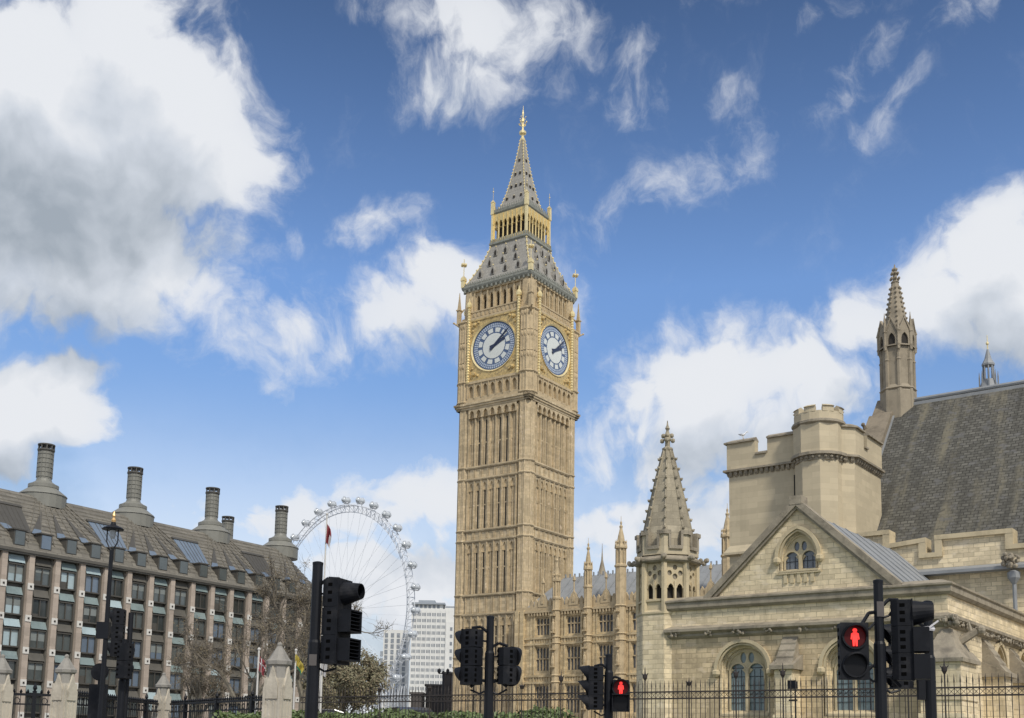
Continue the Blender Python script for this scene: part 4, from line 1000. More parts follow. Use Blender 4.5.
for i in range(NB):                                            # spandrels and mullions in each bay
    x0 = PX0+i*BW+.5; x1 = PX0+(i+1)*BW-.5
    if x1 > XE: break
    for j in range(5): z = 18.05-3.53*j; b.box(x0-.1, x1+.1, .55, .76, z-.55, z-.15)
    for x in (x0+.0, x1-.0): b.box(x-.12, x+.12, .3, .76, 0, 21.7)
b.build('wall', BRONZE, pc)
b = MB(); b.box(PX0, XE, -.42, .9, 21.68, 22.0); b.box(PX0, XE, -.3, .9, 21.5, 21.68)
b.frus(XE, .75+RE, 24, [(RE+.85, 21.5), (RE+1.1, 21.7), (RE+1.1, 22.0), (RE, 22.0)]); b.build('eaves_gutter', BRONZE, pc)
rnd = random.Random(11)
for i in range(NB+1):
    x = PX0+i*BW
    if x > XE-.3: break
    b = MB(); b.loft([[(x-w, -.12, z), (x+w, -.12, z), (x+w, .8, z), (x-w, .8, z)] for w, z in ((.40, 0), (.32, 21.6))]); pl = b.build('sandstone_pier', SAND, pc)
    for j in range(5):
        z = 18.05-3.53*j; b = MB(); b.box(x-.36, x+.36, -.2, -.1, z-.36, z+.36, 0); b.box(x-.1, x+.1, -.26, -.19, z-.1, z+.1, 1); b.build('fixing_plate', [PLATE, DARK], pl)
for k in range(1, 4):                                          # piers round the end
    a = -math.pi/2+k*math.pi/7.5; b = MB(); rr_ = RE+.55
    b.frus(XE+rr_*math.cos(a), .75+RE+rr_*math.sin(a), 4, [(.6, 0), (.5, 21.6)], rot=a); b.build('sandstone_pier', SAND, pc)
for i in range(NB):
    x0 = PX0+i*BW+.62; x1 = PX0+(i+1)*BW-.62
    if x1 > XE-.2: break
    for j in range(5):
        zt = 21.5-3.53*j
        b = MB(); zb = zt-3.2
        open_ = rnd.random()
        for (xa, xb, za, zc) in ((x0-.06, x0+.1, zb, zt-1.05), (x1-.1, x1+.06, zb, zt-1.05), (x0, x1, zb, zb+.16), (x0, x1, zt-1.2, zt-1.05)): b.box(xa, xb, .22, .6, za, zc)
        b.box((x0+x1)/2-.05, (x0+x1)/2+.05, .3, .6, zb+.16, zt-1.2)
        w = b.build('window', BDARK, pc)
        b = MB(); b.box(x0+.02, x1-.02, .45, .5, zb+.1, zt-1.1)
        if rnd.random() < .35: b.box(x0+.02, x1-.02, .43, .445, zb+rnd.uniform(.9, 1.7), zt-1.1, 1)
        if rnd.random() < .25: b.box(x0+.02, (x0+x1)/2, .425, .44, zb+.1, zb+rnd.uniform(.4, 1.2), 2)
        b.build('pane', [LITGLASS if (i < 8 and j < 2 and open_ > .55) or open_ > .92 else rnd.choice((WINGLASS, WINGLASS, DEEPGLASS, SKYGLASS)), BLIND, BDARK], w)
        b = MB(); b.loft([[(x, .12, zt-.95), (x, .5, zt-.1), (x, .56, zt-.1), (x, .18, zt-.95)] for x in (x0+.05, x1-.05)]); b.build('light_shelf', (LITGLASS if open_ > .86 else (TEALGLASS if open_ > .35 else BRONZE)), w)
b = MB(); b.loft([[(x, y, z) for y, z in ROOFP+[(13.5, 24), (13.5, 21.9)]] for x in (PX0, XE)])
prof = [(RE+.75-y if y < RE+.75 else .05, z) for y, z in ROOFP]
b.frus(XE, .75+RE, 32, [(max(r, .06), z) for r, z in prof])
rf2 = b.build('roof', BROOF, pc)
def roofpt(x, t, up_=.0):                                      # a point on the slope, t from 0 eave to 1 ridge
    return (x, .25+(YR-.25)*t-.075-up_*.7, 22.75+(29.9-22.75)*t+.09+up_*.7)
def slope_panel(mb, pts, th=.05, m=0): mb.loft([[roofpt(x, t, u) for x, t in pts] for u in (-.25, th)], m=m)
CHX = [3.25, 16.35, 29.6, 43.2]
i = 0
for i in range(NB):
    xm = PX0+(i+.5)*BW
    if xm > XE-1: break
    b = MB(); b.box(xm-.72, xm+.72, .05, 1.9, 22.35, 24.15, 0); b.box(xm-.85, xm+.85, -.1, 1.9, 24.1, 24.25, 0)
    dm = b.build('dormer_window', BDARK, rf2)
    b = MB(); b.box(xm-.58, xm+.58, -.0, .045, 22.5, 24.0); b.build('pane', WINGLASS if rnd.random() < .7 else SKYGLASS, dm)
for c in CHX+[3.25-13.1]:
    for q in (-1.5, -.5, .5, 1.5):
        xm = c+q*BW
        if xm > XE-.4: continue
        tp_ = .20; x_ap = c+q*BW*.50
        b = MB(); slope_panel(b, [(xm-.62, tp_), (xm+.62, tp_), (x_ap+.06, .66), (x_ap-.06, .66)]); sl_ = b.build('roof_slot', BDARK, rf2)
        b = MB(); slope_panel(b, [(xm-.60, tp_), (xm+.60, tp_), (xm+.46-(xm-x_ap)*.2, tp_+.09), (xm-.46-(xm-x_ap)*.2, tp_+.09)], .08); b.build('slot_glazing', SKYGLASS, sl_)
    b = MB()
    for q in range(-4, 5):
        if c+q*BW*.5 < XE: b.tube(roofpt(c+q*BW*.5, .03), roofpt(c+q*.42, 1.0), .07, n=4)
    b.build('roof_rib', BROOF, rf2)
for c, gl in ((9.8, 1), (22.8, 1), (35.0, 0), (-3.3, 0)):
    b = MB(); slope_panel(b, [(c-2.3, .2), (c+1.0, .2), (c+1.5, .66), (c-2.6, .66)], .06); sk = b.build('skylight', SKYGLASS if gl else BDARK, rf2)
    b = MB(); slope_panel(b, [(c-2.75, .66), (c+1.6, .66), (c+1.6, .70), (c-2.75, .70)], .16)
    for q in range(1, 6): slope_panel(b, [(c-2.3+q*.55, .2), (c-2.24+q*.55, .2), (c-2.24+q*.6, .66), (c-2.3+q*.6, .66)], .09)
    b.build('skylight_frame', BDARK, sk)
def chimney(cx, cy, zb, zt, name='chimney'):
    b = MB(); b.frus(cx, cy, 20, [(2.7, zb-1.2), (2.7, zb+.35), (2.8, zb+.4), (2.75, zb+.5), (1.7, zb+1.3), (1.75, zb+1.35), (1.75, zb+1.75), (1.4, zb+1.9), (.95, zb+2.2), (.86, zb+2.5), (.86, zt-.9)])
    for k in range(6): z = zb+2.8+k*(zt-1.2-zb-2.8)/5; b.frus(cx, cy, 20, [(.86, z-.05), (.93, z-.04), (.93, z+.04), (.86, z+.05)])
    for k in range(12): a = k*math.pi/6; b.tube((cx+.9*math.cos(a), cy+.9*math.sin(a), zb+2.6), (cx+.9*math.cos(a), cy+.9*math.sin(a), zt-.9), .035, n=4)
    o = b.build(name, CHIM, pc)
    b = MB(); b.frus(cx, cy, 20, [(.88, zt-.9), (1.0, zt-.8), (1.0, zt-.6), (.7, zt-.6)]); b.frus(cx, cy, 20, [(.7, zt-.15), (1.0, zt-.15), (1.0, zt), (.8, zt+.02)])
    for k in range(9): a = k*2*math.pi/9; b.tube((cx+.88*math.cos(a), cy+.88*math.sin(a), zt-.6), (cx+.88*math.cos(a), cy+.88*math.sin(a), zt-.15), .1, n=5)
    b.build('chimney_cowl', BDARK, o)
for c in CHX: chimney(c, 8.2, 29.9, 36.7)
chimney(45.3, 22, 28.5, 36.8)

# ================================================================== OBSERVATION WHEEL
EC = at(338, 612, 660); ER = 64.0; th = R_(42)
wh = thing('observation_wheel', 'giant white spoked observation wheel with glass capsules rising behind the office block', 'ferris wheel', (EC.x, EC.y, 0))
hx = Vector((math.cos(th), -math.sin(th), 0)); ax_ = Vector((math.sin(th), math.cos(th), 0))
def wp(r, a, off=0): return tuple(hx*(r*math.cos(a))+Vector((0, 0, EC.z+r*math.sin(a)))+ax_*off)
b = MB(); n = 96
for r, off, tr in ((ER, -2.0, .28), (ER, 2.0, .28), (ER-4.0, 0, .28)):
    b.path([wp(r, 2*math.pi*i/n, off) for i in range(n+1)], tr, 4)
for i in range(n):
    a = 2*math.pi*i/n; a2 = 2*math.pi*(i+1)/n
    for off in (-2.2, 2.2): b.tube(wp(ER, a, off), wp(ER-4.2, a, 0), .16, n=3); b.tube(wp(ER-4.2, a, 0), wp(ER, a2, off), .13, n=3)
    b.tube(wp(ER, a, -2.2), wp(ER, a, 2.2), .16, n=3)
b.build('rim', WHITE, wh)
b = MB()
for i in range(64):
    a = 2*math.pi*i/64; b.tube(wp(1.6, a, 6 if i % 2 else -6), wp(ER-4.2, a, 0), .07, n=3)
b.build('spoke_cables', WHITE, wh)
b = MB(); b.tube(tuple(Vector((0, 0, EC.z))-ax_*12), tuple(Vector((0, 0, EC.z))+ax_*12), 1.7, n=12)
b.build('hub', WHITE, wh)
b = MB()
for s in (-1, 1):
    f = Vector((0, 0, 0))-ax_*42+hx*(s*24); b.tube(tuple(f), tuple(Vector((0, 0, EC.z))-ax_*11), 1.5, 1.2, 8)
b.build('a_frame_leg', WHITE, wh)
b = MB()                                                       # boarding pylons beside the foot of the rim
for dx in (34, 41, 48, 55):
    q = hx*dx
    for e in (-4, 4):
        for ee in (-4, 4): b.tube(tuple(q+ax_*ee+hx*e*.5), tuple(q+ax_*ee*.4+hx*(e*.2+4)+Vector((0, 0, 44-dx*.2))), .26, n=4)
    for k in range(6):
        z = 4+k*6; b.tube(tuple(q-ax_*3+hx*(z*.06-2)+Vector((0, 0, z))), tuple(q+ax_*3+hx*(z*.06+2)+Vector((0, 0, z+6))), .2, n=3); b.tube(tuple(q+ax_*3+hx*(z*.06-2)+Vector((0, 0, z))), tuple(q-ax_*3+hx*(z*.06+2)+Vector((0, 0, z+6))), .2, n=3)
b.build('boarding_pylon', WHITE, wh)
cap0 = None
for i in range(32):
    a = math.pi/2-R_(3)+i*2*math.pi/32; c = Vector(wp(ER+3.3, a, 0))
    if c.z < 16: continue
    b = MB(); L = 3.5
    rings = []
    for k in range(9):
        u = -1+2*k/8; r = 1.75*math.sqrt(max(.02, 1-abs(u)**3)); ce = c+ax_*(u*L)
        rings.append([tuple(ce+hx*(r*math.cos(q*math.pi/5))+Vector((0, 0, r*math.sin(q*math.pi/5)))) for q in range(10)])
    b.loft(rings); cp = b.build('capsule', POD, wh, smooth=True)
    b = MB()
    for u in (-.45, .45):
        ce = c+ax_*(u*L); b.path([tuple(ce+hx*(1.95*math.cos(q*math.pi/8))+Vector((0, 0, 1.95*math.sin(q*math.pi/8)))) for q in range(17)], .22, 4)
        b.tube(tuple(ce), wp(ER, a, u*4), .2, n=4)
    b.box(c.x-1.4, c.x+1.4, c.y-1.4, c.y+1.4, c.z-1.95, c.z-1.5); b.build('capsule_frame', WHITE, cp)

# ================================================================== FAR BUILDINGS
def far_block(name, label, p0, p1, Y, cols, rows, ztop, side, winw, winh, style):
    a = at(p0, 650, Y); c = at(p1, 650, Y); w = c.x-a.x
    t = thing(name, label, 'tower block', (a.x, Y, 0))
    m = MB(); m.box(0, w, 0, side, 0, ztop)
    if style == 'stone':
        m.box(1.5, w-10.5, 1.5, side-2, ztop, ztop+3.2)
        for i in range(cols+1): x = (w-8)*i/cols; m.box(x-.35, x+.35, -.35, 0, 0, ztop-1)
        m.box(w-8, w, -.8, 0, 0, ztop-9)
    wl_ = m.build('wall', PORTLAND, t)
    if style == 'stone':
        m = MB(); m.box(-.5, w-9, -.5, side-1, ztop+3.0, ztop+4.2); m.box(4, w-16, 2, side-3, ztop+4.2, ztop+6); m.build('roof', GREYCLAD, t)
        for i in range(6): m = MB(); x = 3+i*(w-16)/5.2; m.box(x-.9, x+.9, 1.4, 1.55, ztop+.4, ztop+2.7); m.build('attic_window', OFFWIN, t)
        m = MB(); m.frus(w-4, 4, 12, [(3.6, ztop-9), (3.6, ztop-7.5), (2.4, ztop-6), (.3, ztop-5.2)]); m.build('stair_cap', GREYCLAD, t)
        m = MB(); m.box(w-9, w, .5, side, ztop-1, ztop+2.2); m.build('plant_room', PORTLAND, t)
        for r in range(4): m = MB(); m.box(w-8.8, w-.3, .38, .48, ztop-6+r*2.3, ztop-5.0+r*2.3); m.build('louvre', GREYCLAD, t)
    for r in range(rows):
        z = ztop-4-r*(ztop-34)/rows
        for i in range(cols):
            ww = (w-8 if style == 'stone' else w)/cols; x = ww*(i+.5)
            m = MB()
            if style == 'stone':
                for e in (-.28, 0, .28): m.box(x+e*ww-ww*.09, x+e*ww+ww*.09, -.12, -.02, z-winh/2, z+winh/2)
            else: m.box(x-winw/2, x+winw/2, -.12, -.02, z-winh/2, z+winh/2)
            m.build('window', OFFWIN, wl_)
    return t, w
t, w = far_block('stone_tower_block', 'broad white stone tower block with rows of small windows, beside the clock tower', 411, 457, 760, 7, 14, 93, 26, 1.6, 2.2, 'stone')
for r in range(12): m = MB(); m.box(w-5, w-3.4, -.92, -.82, 78-r*5, 80.4-r*5); m.build('stair_window', OFFWIN, t)
t, w = far_block('apartment_block', 'slim white apartment block with dark balconies behind the foot of the wheel', 383, 407, 800, 4, 12, 82, 20, 2.3, 3.2, 'flat')
for r in range(10): m = MB(); m.box(-2.2, 0, .5, 6, 20+r*4.8, 21.2+r*4.8); m.box(-2.0, 0, .6, 5.6, 21.2+r*4.8, 23.4+r*4.8); m.build('balcony', GREYCLAD, t)
def simple_far(name, label, p0, p1, y, Y, m_, depth=12):
    a = at(p0, y, Y); c = at(p1, y, Y); t = thing(name, label, 'hoarding', (a.x, Y, 0)); m = MB()
    m.box(0, c.x-a.x, 0, depth, 0, a.z); m.box(-.2, c.x-a.x+.2, -.2, depth, a.z, a.z+.3); wl_ = m.build('wall', m_, t)
    m = MB(); n = max(2, int((c.x-a.x)/1.2))
    for i in range(n): x = (c.x-a.x)*(i+.5)/n; m.box(x-.1, x+.1, -.12, 0, 0, a.z)
    m.build('ribs', m_, t); return t
simple_far('site_hoarding', 'low brown hoarding left of the clock tower foot, behind the railings', 426, 443, 686, 170, HOARD)
simple_far('scaffold_tower', 'dark sheeted scaffold tower standing against the clock tower foot', 443, 452, 674, 168, HOARD, 5)
simple_far('site_cabin', 'small dark cabin beyond the railings, left of the brown hoarding', 411, 422, 694, 165, HOARD, 5)

# ================================================================== TREES
def tree(label, base, height, trunk_r, seed, levels, spread, leaf, leafn, leafsz, group=None, upward=.35, blen=.62, start=.3, cat='tree', name='plane_tree', leaf2=None, twigs=0):
    r = random.Random(seed); t = thing(name, label, cat, base, group=group)
    tips = []; tr = MB(); cr_ = MB()
    def grow(p, d, L, rad, lev):
        n = 3 if lev > 1 else 2; q = p; pts = [p]
        for k in range(n):
            d = (d+Vector((r.uniform(-1, 1), r.uniform(-1, 1), r.uniform(-.6, .9)))*.24).normalized()
            q2 = q+d*(L/n); rr0 = rad*(1-.28*k/n); rr1 = rad*(1-.28*(k+1)/n)
            (tr if lev >= levels-1 else cr_).tube(tuple(q), tuple(q2), rr0, rr1, 6 if lev >= levels-1 else (4 if lev > 1 else 3)); q = q2; pts.append(q)
        if lev == 0: tips.extend(pts[1:]); return
        nb = r.randint(3, 4) if lev > 1 else r.randint(3, 5)
        for k in range(nb):
            a = r.uniform(0, 2*math.pi); o = d.orthogonal().normalized(); o2 = d.cross(o)
            side = (o*math.cos(a)+o2*math.sin(a))
            nd = (d*(.6 if k else 1.1)+side*spread*r.uniform(.6, 1.2)+Vector((0, 0, upward*r.uniform(0, 1)))).normalized()
            s = pts[-1] if k == 0 else pts[r.randint(1, len(pts)-1)]
            grow(s, nd, L*blen*r.uniform(.75, 1.2), rad*(.62 if k == 0 else .45)*r.uniform(.8, 1.1), lev-1)
    tr.tube((0, 0, 0), (0, 0, height*start), trunk_r*1.2, trunk_r, 9)
    for k in range(4):
        a = k*math.pi/2+r.uniform(-.5, .5); d = Vector((math.cos(a)*spread*.8, math.sin(a)*spread*.8, 1)).normalized()
        grow(Vector((0, 0, height*start)), d, height*.30, trunk_r*.66, levels-1)
    tr.build('trunk', BARK, t); cr_.build('branches', TWIG, t)
    lf = MB()
    for k in range(leafn):
        p = r.choice(tips)+Vector((r.gauss(0, 1), r.gauss(0, 1), r.gauss(0, 1)))*leafsz*2.2
        a = Vector((r.uniform(-1, 1), r.uniform(-1, 1), r.uniform(-1, 1))).normalized(); b_ = a.orthogonal().normalized(); s = leafsz*r.uniform(.5, 1.4)
        lf.add([tuple(p-a*s), tuple(p+b_*s*.6), tuple(p+a*s), tuple(p-b_*s*.6)], [(0, 1, 2, 3)], 1 if (leaf2 and r.random() < .4) else 0)
    for k in range(twigs):                                    # fine twigs at the branch ends
        p = r.choice(tips); a = Vector((r.uniform(-1, 1), r.uniform(-1, 1), r.uniform(-.5, 1.2))).normalized(); L = r.uniform(.35, .9)
        lf.tube(tuple(p), tuple(p+a*L*.5), .014, .010, 3, 2); d2 = (a+Vector((r.uniform(-.6, .6), r.uniform(-.6, .6), r.uniform(-.3, .6)))).normalized(); lf.tube(tuple(p+a*L*.5), tuple(p+a*L*.5+d2*L*.6), .010, .005, 3, 2)
    if leafn: lf.build('crown', [leaf, leaf2 or leaf, TWIG], t)
    return t
def gp(px, Y): p = at(px, 700, Y); return (p.x, Y, 0)
TREES = 'bare plane trees before the office block'
tree('bare plane tree with a dark crooked limb, left of the red and white flag', gp(247, 72), 11.0, .26, 5, 5, .75, BUD2, 1800, .06, TREES, .25, twigs=1500)
tree('tallest bare plane tree, twigs over the rounded end of the office block', gp(303, 84), 15.5, .30, 21, 5, .6, BUD2, 2600, .06, TREES, .4, twigs=2200)
tree('slight bare plane tree before the middle of the office block', gp(196, 90), 9.5, .22, 9, 5, .7, BUD2, 2200, .06, TREES, .25, twigs=1800)
tree('budding round tree with olive leaves beneath the wheel', gp(340, 108), 12.2, .26, 33, 5, .62, BUD, 20000, .13, None, .12, name='budding_tree', leaf2=BUD2, start=.22, twigs=1500)

# ================================================================== GATE PIERS AND CAST RAILINGS ON THE LEFT
def gate_pier(label, px, ytop, Y, hw):
    hw *= .72; p = at(px, ytop, Y); t = thing('gate_pier', label, 'gate pier', (p.x, Y, 0), rot=R_(-20), group='stone gate piers with pointed caps')
    z = p.z; m = MB(); m.sq(0, 0, [(hw*1.15, 0), (hw*1.15, .9), (hw*.98, 1.05), (hw*.98, z-1.75), (hw*.92, z-1.2)])
    for k in range(4):
        m.T = (lambda c, s: (lambda x, y, zz: (c*x-s*y, s*x+c*y, zz)))(round(math.cos(k*math.pi/2)), round(math.sin(k*math.pi/2)))
        m.ext_xz([(-hw*.62, z-1.9), (-hw*.62, z-1.45), (0, z-.80), (hw*.62, z-1.45), (hw*.62, z-1.9)], -hw*1.12, -hw*.9)
        for e in (-.8, .8): m.box(e*hw-.05, e*hw+.05, -hw*1.05, -hw*.9, 1.1, z-1.5)
        for e in (-.25, .25): m.box(e*hw-.04, e*hw+.04, -hw*1.03, -hw*.9, 1.1, z-1.95)
    m.T = None; m.build('shaft', PIER, t)
    m = MB(); m.frus(0, 0, 8, [(hw*1.0, z-1.4), (hw*.98, z-.8), (hw*1.2, z-.74), (hw*1.24, z-.62), (hw*1.0, z-.55), (hw*.25, z-.12), (hw*.2, z-.1)], rot=R_(22.5)); m.ball(0, 0, z-.06, hw*.26, 8); m.build('pointed_cap', PIERCAP, t)
    return t
gate_pier('stone gate pier cut by the left edge of the photo', 3, 655, 46, .5)
gate_pier('stone gate pier left of the lamp post, beside the round black sign', 67, 655, 47, .52)
gate_pier('smallest, farthest stone gate pier in the middle of the black railings', 164, 673, 58, .47)
gate_pier('largest stone gate pier where the black railings meet the long fence', 280, 643, 38, .5)
def cast_railing(label, a, c, zt):
    A = Vector(a); B = Vector(c); L = (B-A).length; ang = math.atan2(B.y-A.y, B.x-A.x)
    t = thing('cast_railing', label, 'railing', (A.x, A.y, 0), rot=ang, group='black cast iron railings between the gate piers')
    for za, zc in ((zt-.10, zt), (zt-.48, zt-.42), (1.0, 1.1)): m = MB(); m.box(0, L, -.05, .05, za, zc); m.build('rail', BLACK, t)
    m = MB(); n = int(L/.24)
    for i in range(n): x = (i+.5)*L/n; m.tube((x, 0, .9), (x, 0, zt), .017, n=4); m.frus(x, 0, 4, [(.03, zt), (.06, zt+.06), (.01, zt+.17)])
    for i in range(n//2):
        x = (i+.5)*2*L/n; m.path([(x+.11*math.cos(q*math.pi/4), 0, zt-.31+.13*math.sin(q*math.pi/4)) for q in range(9)], .022, 4)
    m.build('balusters', BLACK, t)
    k = max(1, int(L/3.3))
    for i in range(k):
        x = (i+.5)*L/k; m = MB(); m.box(x-.08, x+.08, -.08, .08, 0, zt+.05); m.frus(x, 0, 8, [(.09, zt+.05), (.10, zt+.08), (.04, zt+.12), (.09, zt+.22), (.07, zt+.3), (.03, zt+.38), (.01, zt+.46)]); m.build('post', BLACK, t)
    m = MB(); m.box(0, L, -.2, .2, 0, .95); m.build('plinth', PIER, t)
def g2(px, Y): p = at(px, 700, Y); return (p.x, Y, 0)
cast_railing('black cast railing between the two leftmost gate piers', g2(10, 46.2), g2(58, 46.9), 3.45)
cast_railing('long black cast railing behind the lamp post and round sign', g2(76, 47.3), g2(158, 57.6), 3.5)
cast_railing('long black cast railing right of the smallest gate pier', g2(171, 57.6), g2(272, 48.0), 3.5)

# ================================================================== LONG IRON FENCE
FY = 25.4
fe = thing('iron_fence', 'long rusty black iron fence of thin spiked bars running across the foot of the palace', 'fence', (-15, FY, 0), frame='palace')
m = MB(); m.box(-27.6, -1.5, FY-.18, FY+.18, 0, .75); m.build('plinth', PIER, fe)
for z in (3.12, 2.95, .95): m = MB(); m.box(-27.6, -1.5, FY-.022, FY+.022, z-.018, z+.018); m.build('rail', IRON, fe)
stand = []
for x, y in ((522, 688), (561, 680), (645, 681), (689, 686), (736, 682), (783, 683), (908, 676), (945, 668), (430, 690), (380, 684)):
    d = ray(x, 690); t = FY/(d.x*.6+d.y*.8); stand.append((.8*d.x*t-.6*d.y*t, y))
stand.sort(); edges = [-27.6]+[s[0] for s in stand]+[-1.5]
for xa, xb in zip(edges, edges[1:]):
    m = MB(); n = max(1, int(round((xb-xa)/.13)))
    for i in range(n):
        x = xa+(i+.5)*(xb-xa)/n; m.tube((x, FY, .74), (x, FY, 3.24), .0095, n=5); m.frus(x, FY, 4, [(.0095, 3.22), (.016, 3.26), (.003, 3.42)])
        if i < n-1:
            x2 = x+(xb-xa)/n; m.tube((x, FY, 2.965), (x2, FY, 3.105), .006, n=3); m.tube((x2, FY, 2.965), (x, FY, 3.105), .006, n=3)
    m.build('bars', IRON, fe)
for i, (x, y) in enumerate(stand):
    tall = y < 684; h = 3.58 if tall else 3.36
    m = MB(); m.tube((x, FY, .7), (x, FY, h), .019, n=6)
    if tall: m.frus(x, FY, 8, [(.02, h-.16), (.06, h-.09), (.068, h-.01), (.02, h+.02), (.009, h+.16), (.003, h+.2)])
    else: m.frus(x, FY, 6, [(.03, h-.1), (.09, h-.01), (.02, h+.02), (.004, h+.12)])
    for e in (-1, 1): m.tube((x, FY, h-.1), (x+e*.09, FY, h+.03), .012, n=4)
    m.build('standard', IRON, fe)
cm = thing('security_camera', 'little black floodlight on two thin posts by the fence, before the middle buttress', 'floodlight', tuple(pw_(-9.9-.9, FY+1.2, 0)), rot=PAL)
p = at(793, 684, (pw_(-10.8, FY+1.2)).y); cm.location.x = p.x; cm.location.y = p.y
m = MB(); m.box(-.09, .09, -.08, .08, p.z-.12, p.z+.07); m.box(-.1, .1, -.11, -.08, p.z-.13, p.z+.085); m.build('lamp_head', BLACKP, cm)
m = MB()
for e in (-.06, .05): m.tube((e, 0, 0), (e, 0, p.z-.1), .014, n=5)
m.box(-.11, .1, -.02, .02, p.z-.42, p.z-.38); m.build('post', BLACK, cm)
# hedge in the palace yard
hd = tag(bpy.data.objects.new('hedge', None), 'strip of fresh green hedge behind the long iron fence', 'hedge'); COL.objects.link(hd); hd.location = pw_(-20, 29, 0); hd.rotation_euler = (0, 0, PAL); ORG[hd.name] = (-20, 29, 0)
m = MB(); r = random.Random(4)
m.box(-36, -13.2, 28.8, 30.2, 0, 1.9)
for i in range(15000):
    x = r.uniform(-36, -13.0); top = (2.66 if x < -20 else 2.24)+.28*noise.noise(Vector((x*.9, 0, 0)))+.18*noise.noise(Vector((x*3.1, 3, 0)))+(-.25 if x > -17 else .05)
    y = r.uniform(28.4, 30.4); z = top-abs(r.gauss(0, .35))
    a = Vector((r.uniform(-1, 1), r.uniform(-1, 1), r.uniform(-1, 1))).normalized(); q = a.orthogonal().normalized(); s = r.uniform(.05, .11)
    p = Vector((x, y, z)); m.add([tuple(p-a*s), tuple(p+q*s*.6), tuple(p+a*s), tuple(p-q*s*.6)], [(0, 1, 2, 3)])
m.build('foliage', HEDGE, hd)

# ================================================================== TRAFFIC LIGHTS
def head(parent, pos, face, n=3, kinds=None, lit=None, w=.30, mod=.305, hooded=True):
    """signal head: face = compass of the lenses in world xy; parts in the parent's own axes"""
    fx, fy = face; l = math.hypot(fx, fy); fx /= l; fy /= l
    T = lambda x, y, z: (pos[0]-fy*x-fx*y, pos[1]+fx*x-fy*y, pos[2]+z)   # local -y looks along the face direction
    kinds = kinds or ['cone']*n; Hh = n*mod
    m = MB(); m.T = T
    for i in range(n):
        z0 = Hh/2-(i+1)*mod; z1 = z0+mod-.002
        m.loft([[(-w/2+c_, y, z0+c2), (w/2-c_, y, z0+c2), (w/2-c_, y, z1-c2), (-w/2+c_, y, z1-c2)] for y, c_, c2 in ((-.06, 0, 0), (.07, 0, 0), (.13, .03, .003))])
    m.box(-w/2-.004, w/2+.004, -.075, -.058, -Hh/2-.004, Hh/2+.004)
    for i in range(n):
        for j in range(3):
            z = Hh/2-(i+.22+j*.28)*mod
            for e in (-1, 1): m.box(min(e*(w/2-.003), e*(w/2+.003)), max(e*(w/2-.003), e*(w/2+.003)), .0, .05, z-.018, z+.018, 1)
            m.box(w*.17, w*.34, .124, .134, z-.018, z+.018, 1)
    hs_ = m.build('signal_head', [BLACKP, VENT], parent, bevel=.003)
    for i in range(n):
        z = Hh/2-(i+.5)*mod; rad = .105
        m = MB(); m.T = T; m.tube((0, -.08, z), (0, -.07, z), rad, n=20)
        lens = m.build('lens', REDG if lit == i else LENS, hs_)
        if lit == i:                                          # standing figure
            m = MB(); m.T = T
            m.frus(0, -.088, 10, [(.006, z+.083), (.02, z+.076), (.024, z+.06), (.014, z+.046), (.006, z+.04)], sy=.2)
            m.ext_xz([(-.017, z+.042), (.017, z+.042), (.036, z+.03), (.042, z-.025), (.032, z-.028), (.026, z+.012), (.025, z-.03), (.022, z-.092), (.006, z-.092), (.0, z-.035), (-.006, z-.092), (-.022, z-.092), (-.025, z-.03), (-.026, z+.012), (-.032, z-.028), (-.042, z-.025), (-.036, z+.03)], -.092, -.084)
            m.build('red_figure', REDL, lens)
        m = MB(); m.T = T; k = kinds[i]
        if k == 'cone':
            pts0 = []; N_ = 20
            for rr1, y in ((rad+.014, -.075), (rad+.006, -.13)):
                pass
            ang = [R_(-75)+R_(330)*q/N_ for q in range(N_+1)]
            o = [(rad+.016)*math.cos(a) for a in ang]; zz = [(rad+.016)*math.sin(a) for a in ang]
            depth = [(-.11-.12*max(0, (math.sin(a)+.6)/1.6)) for a in ang]
            for q in range(N_):
                m.loft([[(o[s]*f, y_, z+zz[s]*f) for f, y_ in ((1.0, -.07), (.80, depth[s]), (.75, depth[s]), (.93, -.07))] for s in (q, q+1)])
        elif k == 'tube':
            for q in range(20):
                a0, a1 = q*math.pi/10, (q+1)*math.pi/10
                m.loft([[(r_*math.cos(a), y_, z+r_*math.sin(a)-d_) for r_, y_, d_ in ((.128, -.07, 0), (.085, -.27, -.02), (.075, -.27, -.02), (.118, -.07, 0))] for a in (a0, a1)])
        elif k == 'box':
            for (x0, x1, za, zb_) in ((-.125, .125, .105, .12), (-.125, .125, -.12, -.105), (-.13, -.115, -.12, .12), (.115, .13, -.12, .12)): m.box(x0, x1, -.22, -.07, z+za, z+zb_)
            for q in range(5): m.box(-.115, .115, -.21, -.08, z-.08+q*.04, z-.074+q*.04)
        elif k == 'ring':
            for q in range(24):
                a0, a1 = q*math.pi/12, (q+1)*math.pi/12
                top = [(-.10-.07*max(0, math.sin(a))) for a in (a0, a1)]
                m.loft([[((rad+.022)*math.cos(a), -.07, z+(rad+.022)*math.sin(a)), ((rad+.018)*math.cos(a), tp__, z+(rad+.018)*math.sin(a)), ((rad+.002)*math.cos(a), tp__, z+(rad+.002)*math.sin(a)), ((rad+.002)*math.cos(a), -.07, z+(rad+.002)*math.sin(a))] for a, tp__ in zip((a0, a1), top)])
        elif k == 'flat': m.box(-.125, .125, -.095, -.07, z-.125, z-.11); m.box(-.125, .125, -.17, -.07, z+.11, z+.125); m.box(-.125, -.11, -.13, -.07, z-.12, z+.12); m.box(.11, .125, -.13, -.07, z-.12, z+.12)
        m.build('visor', BLACKP, hs_)
    return hs_, T
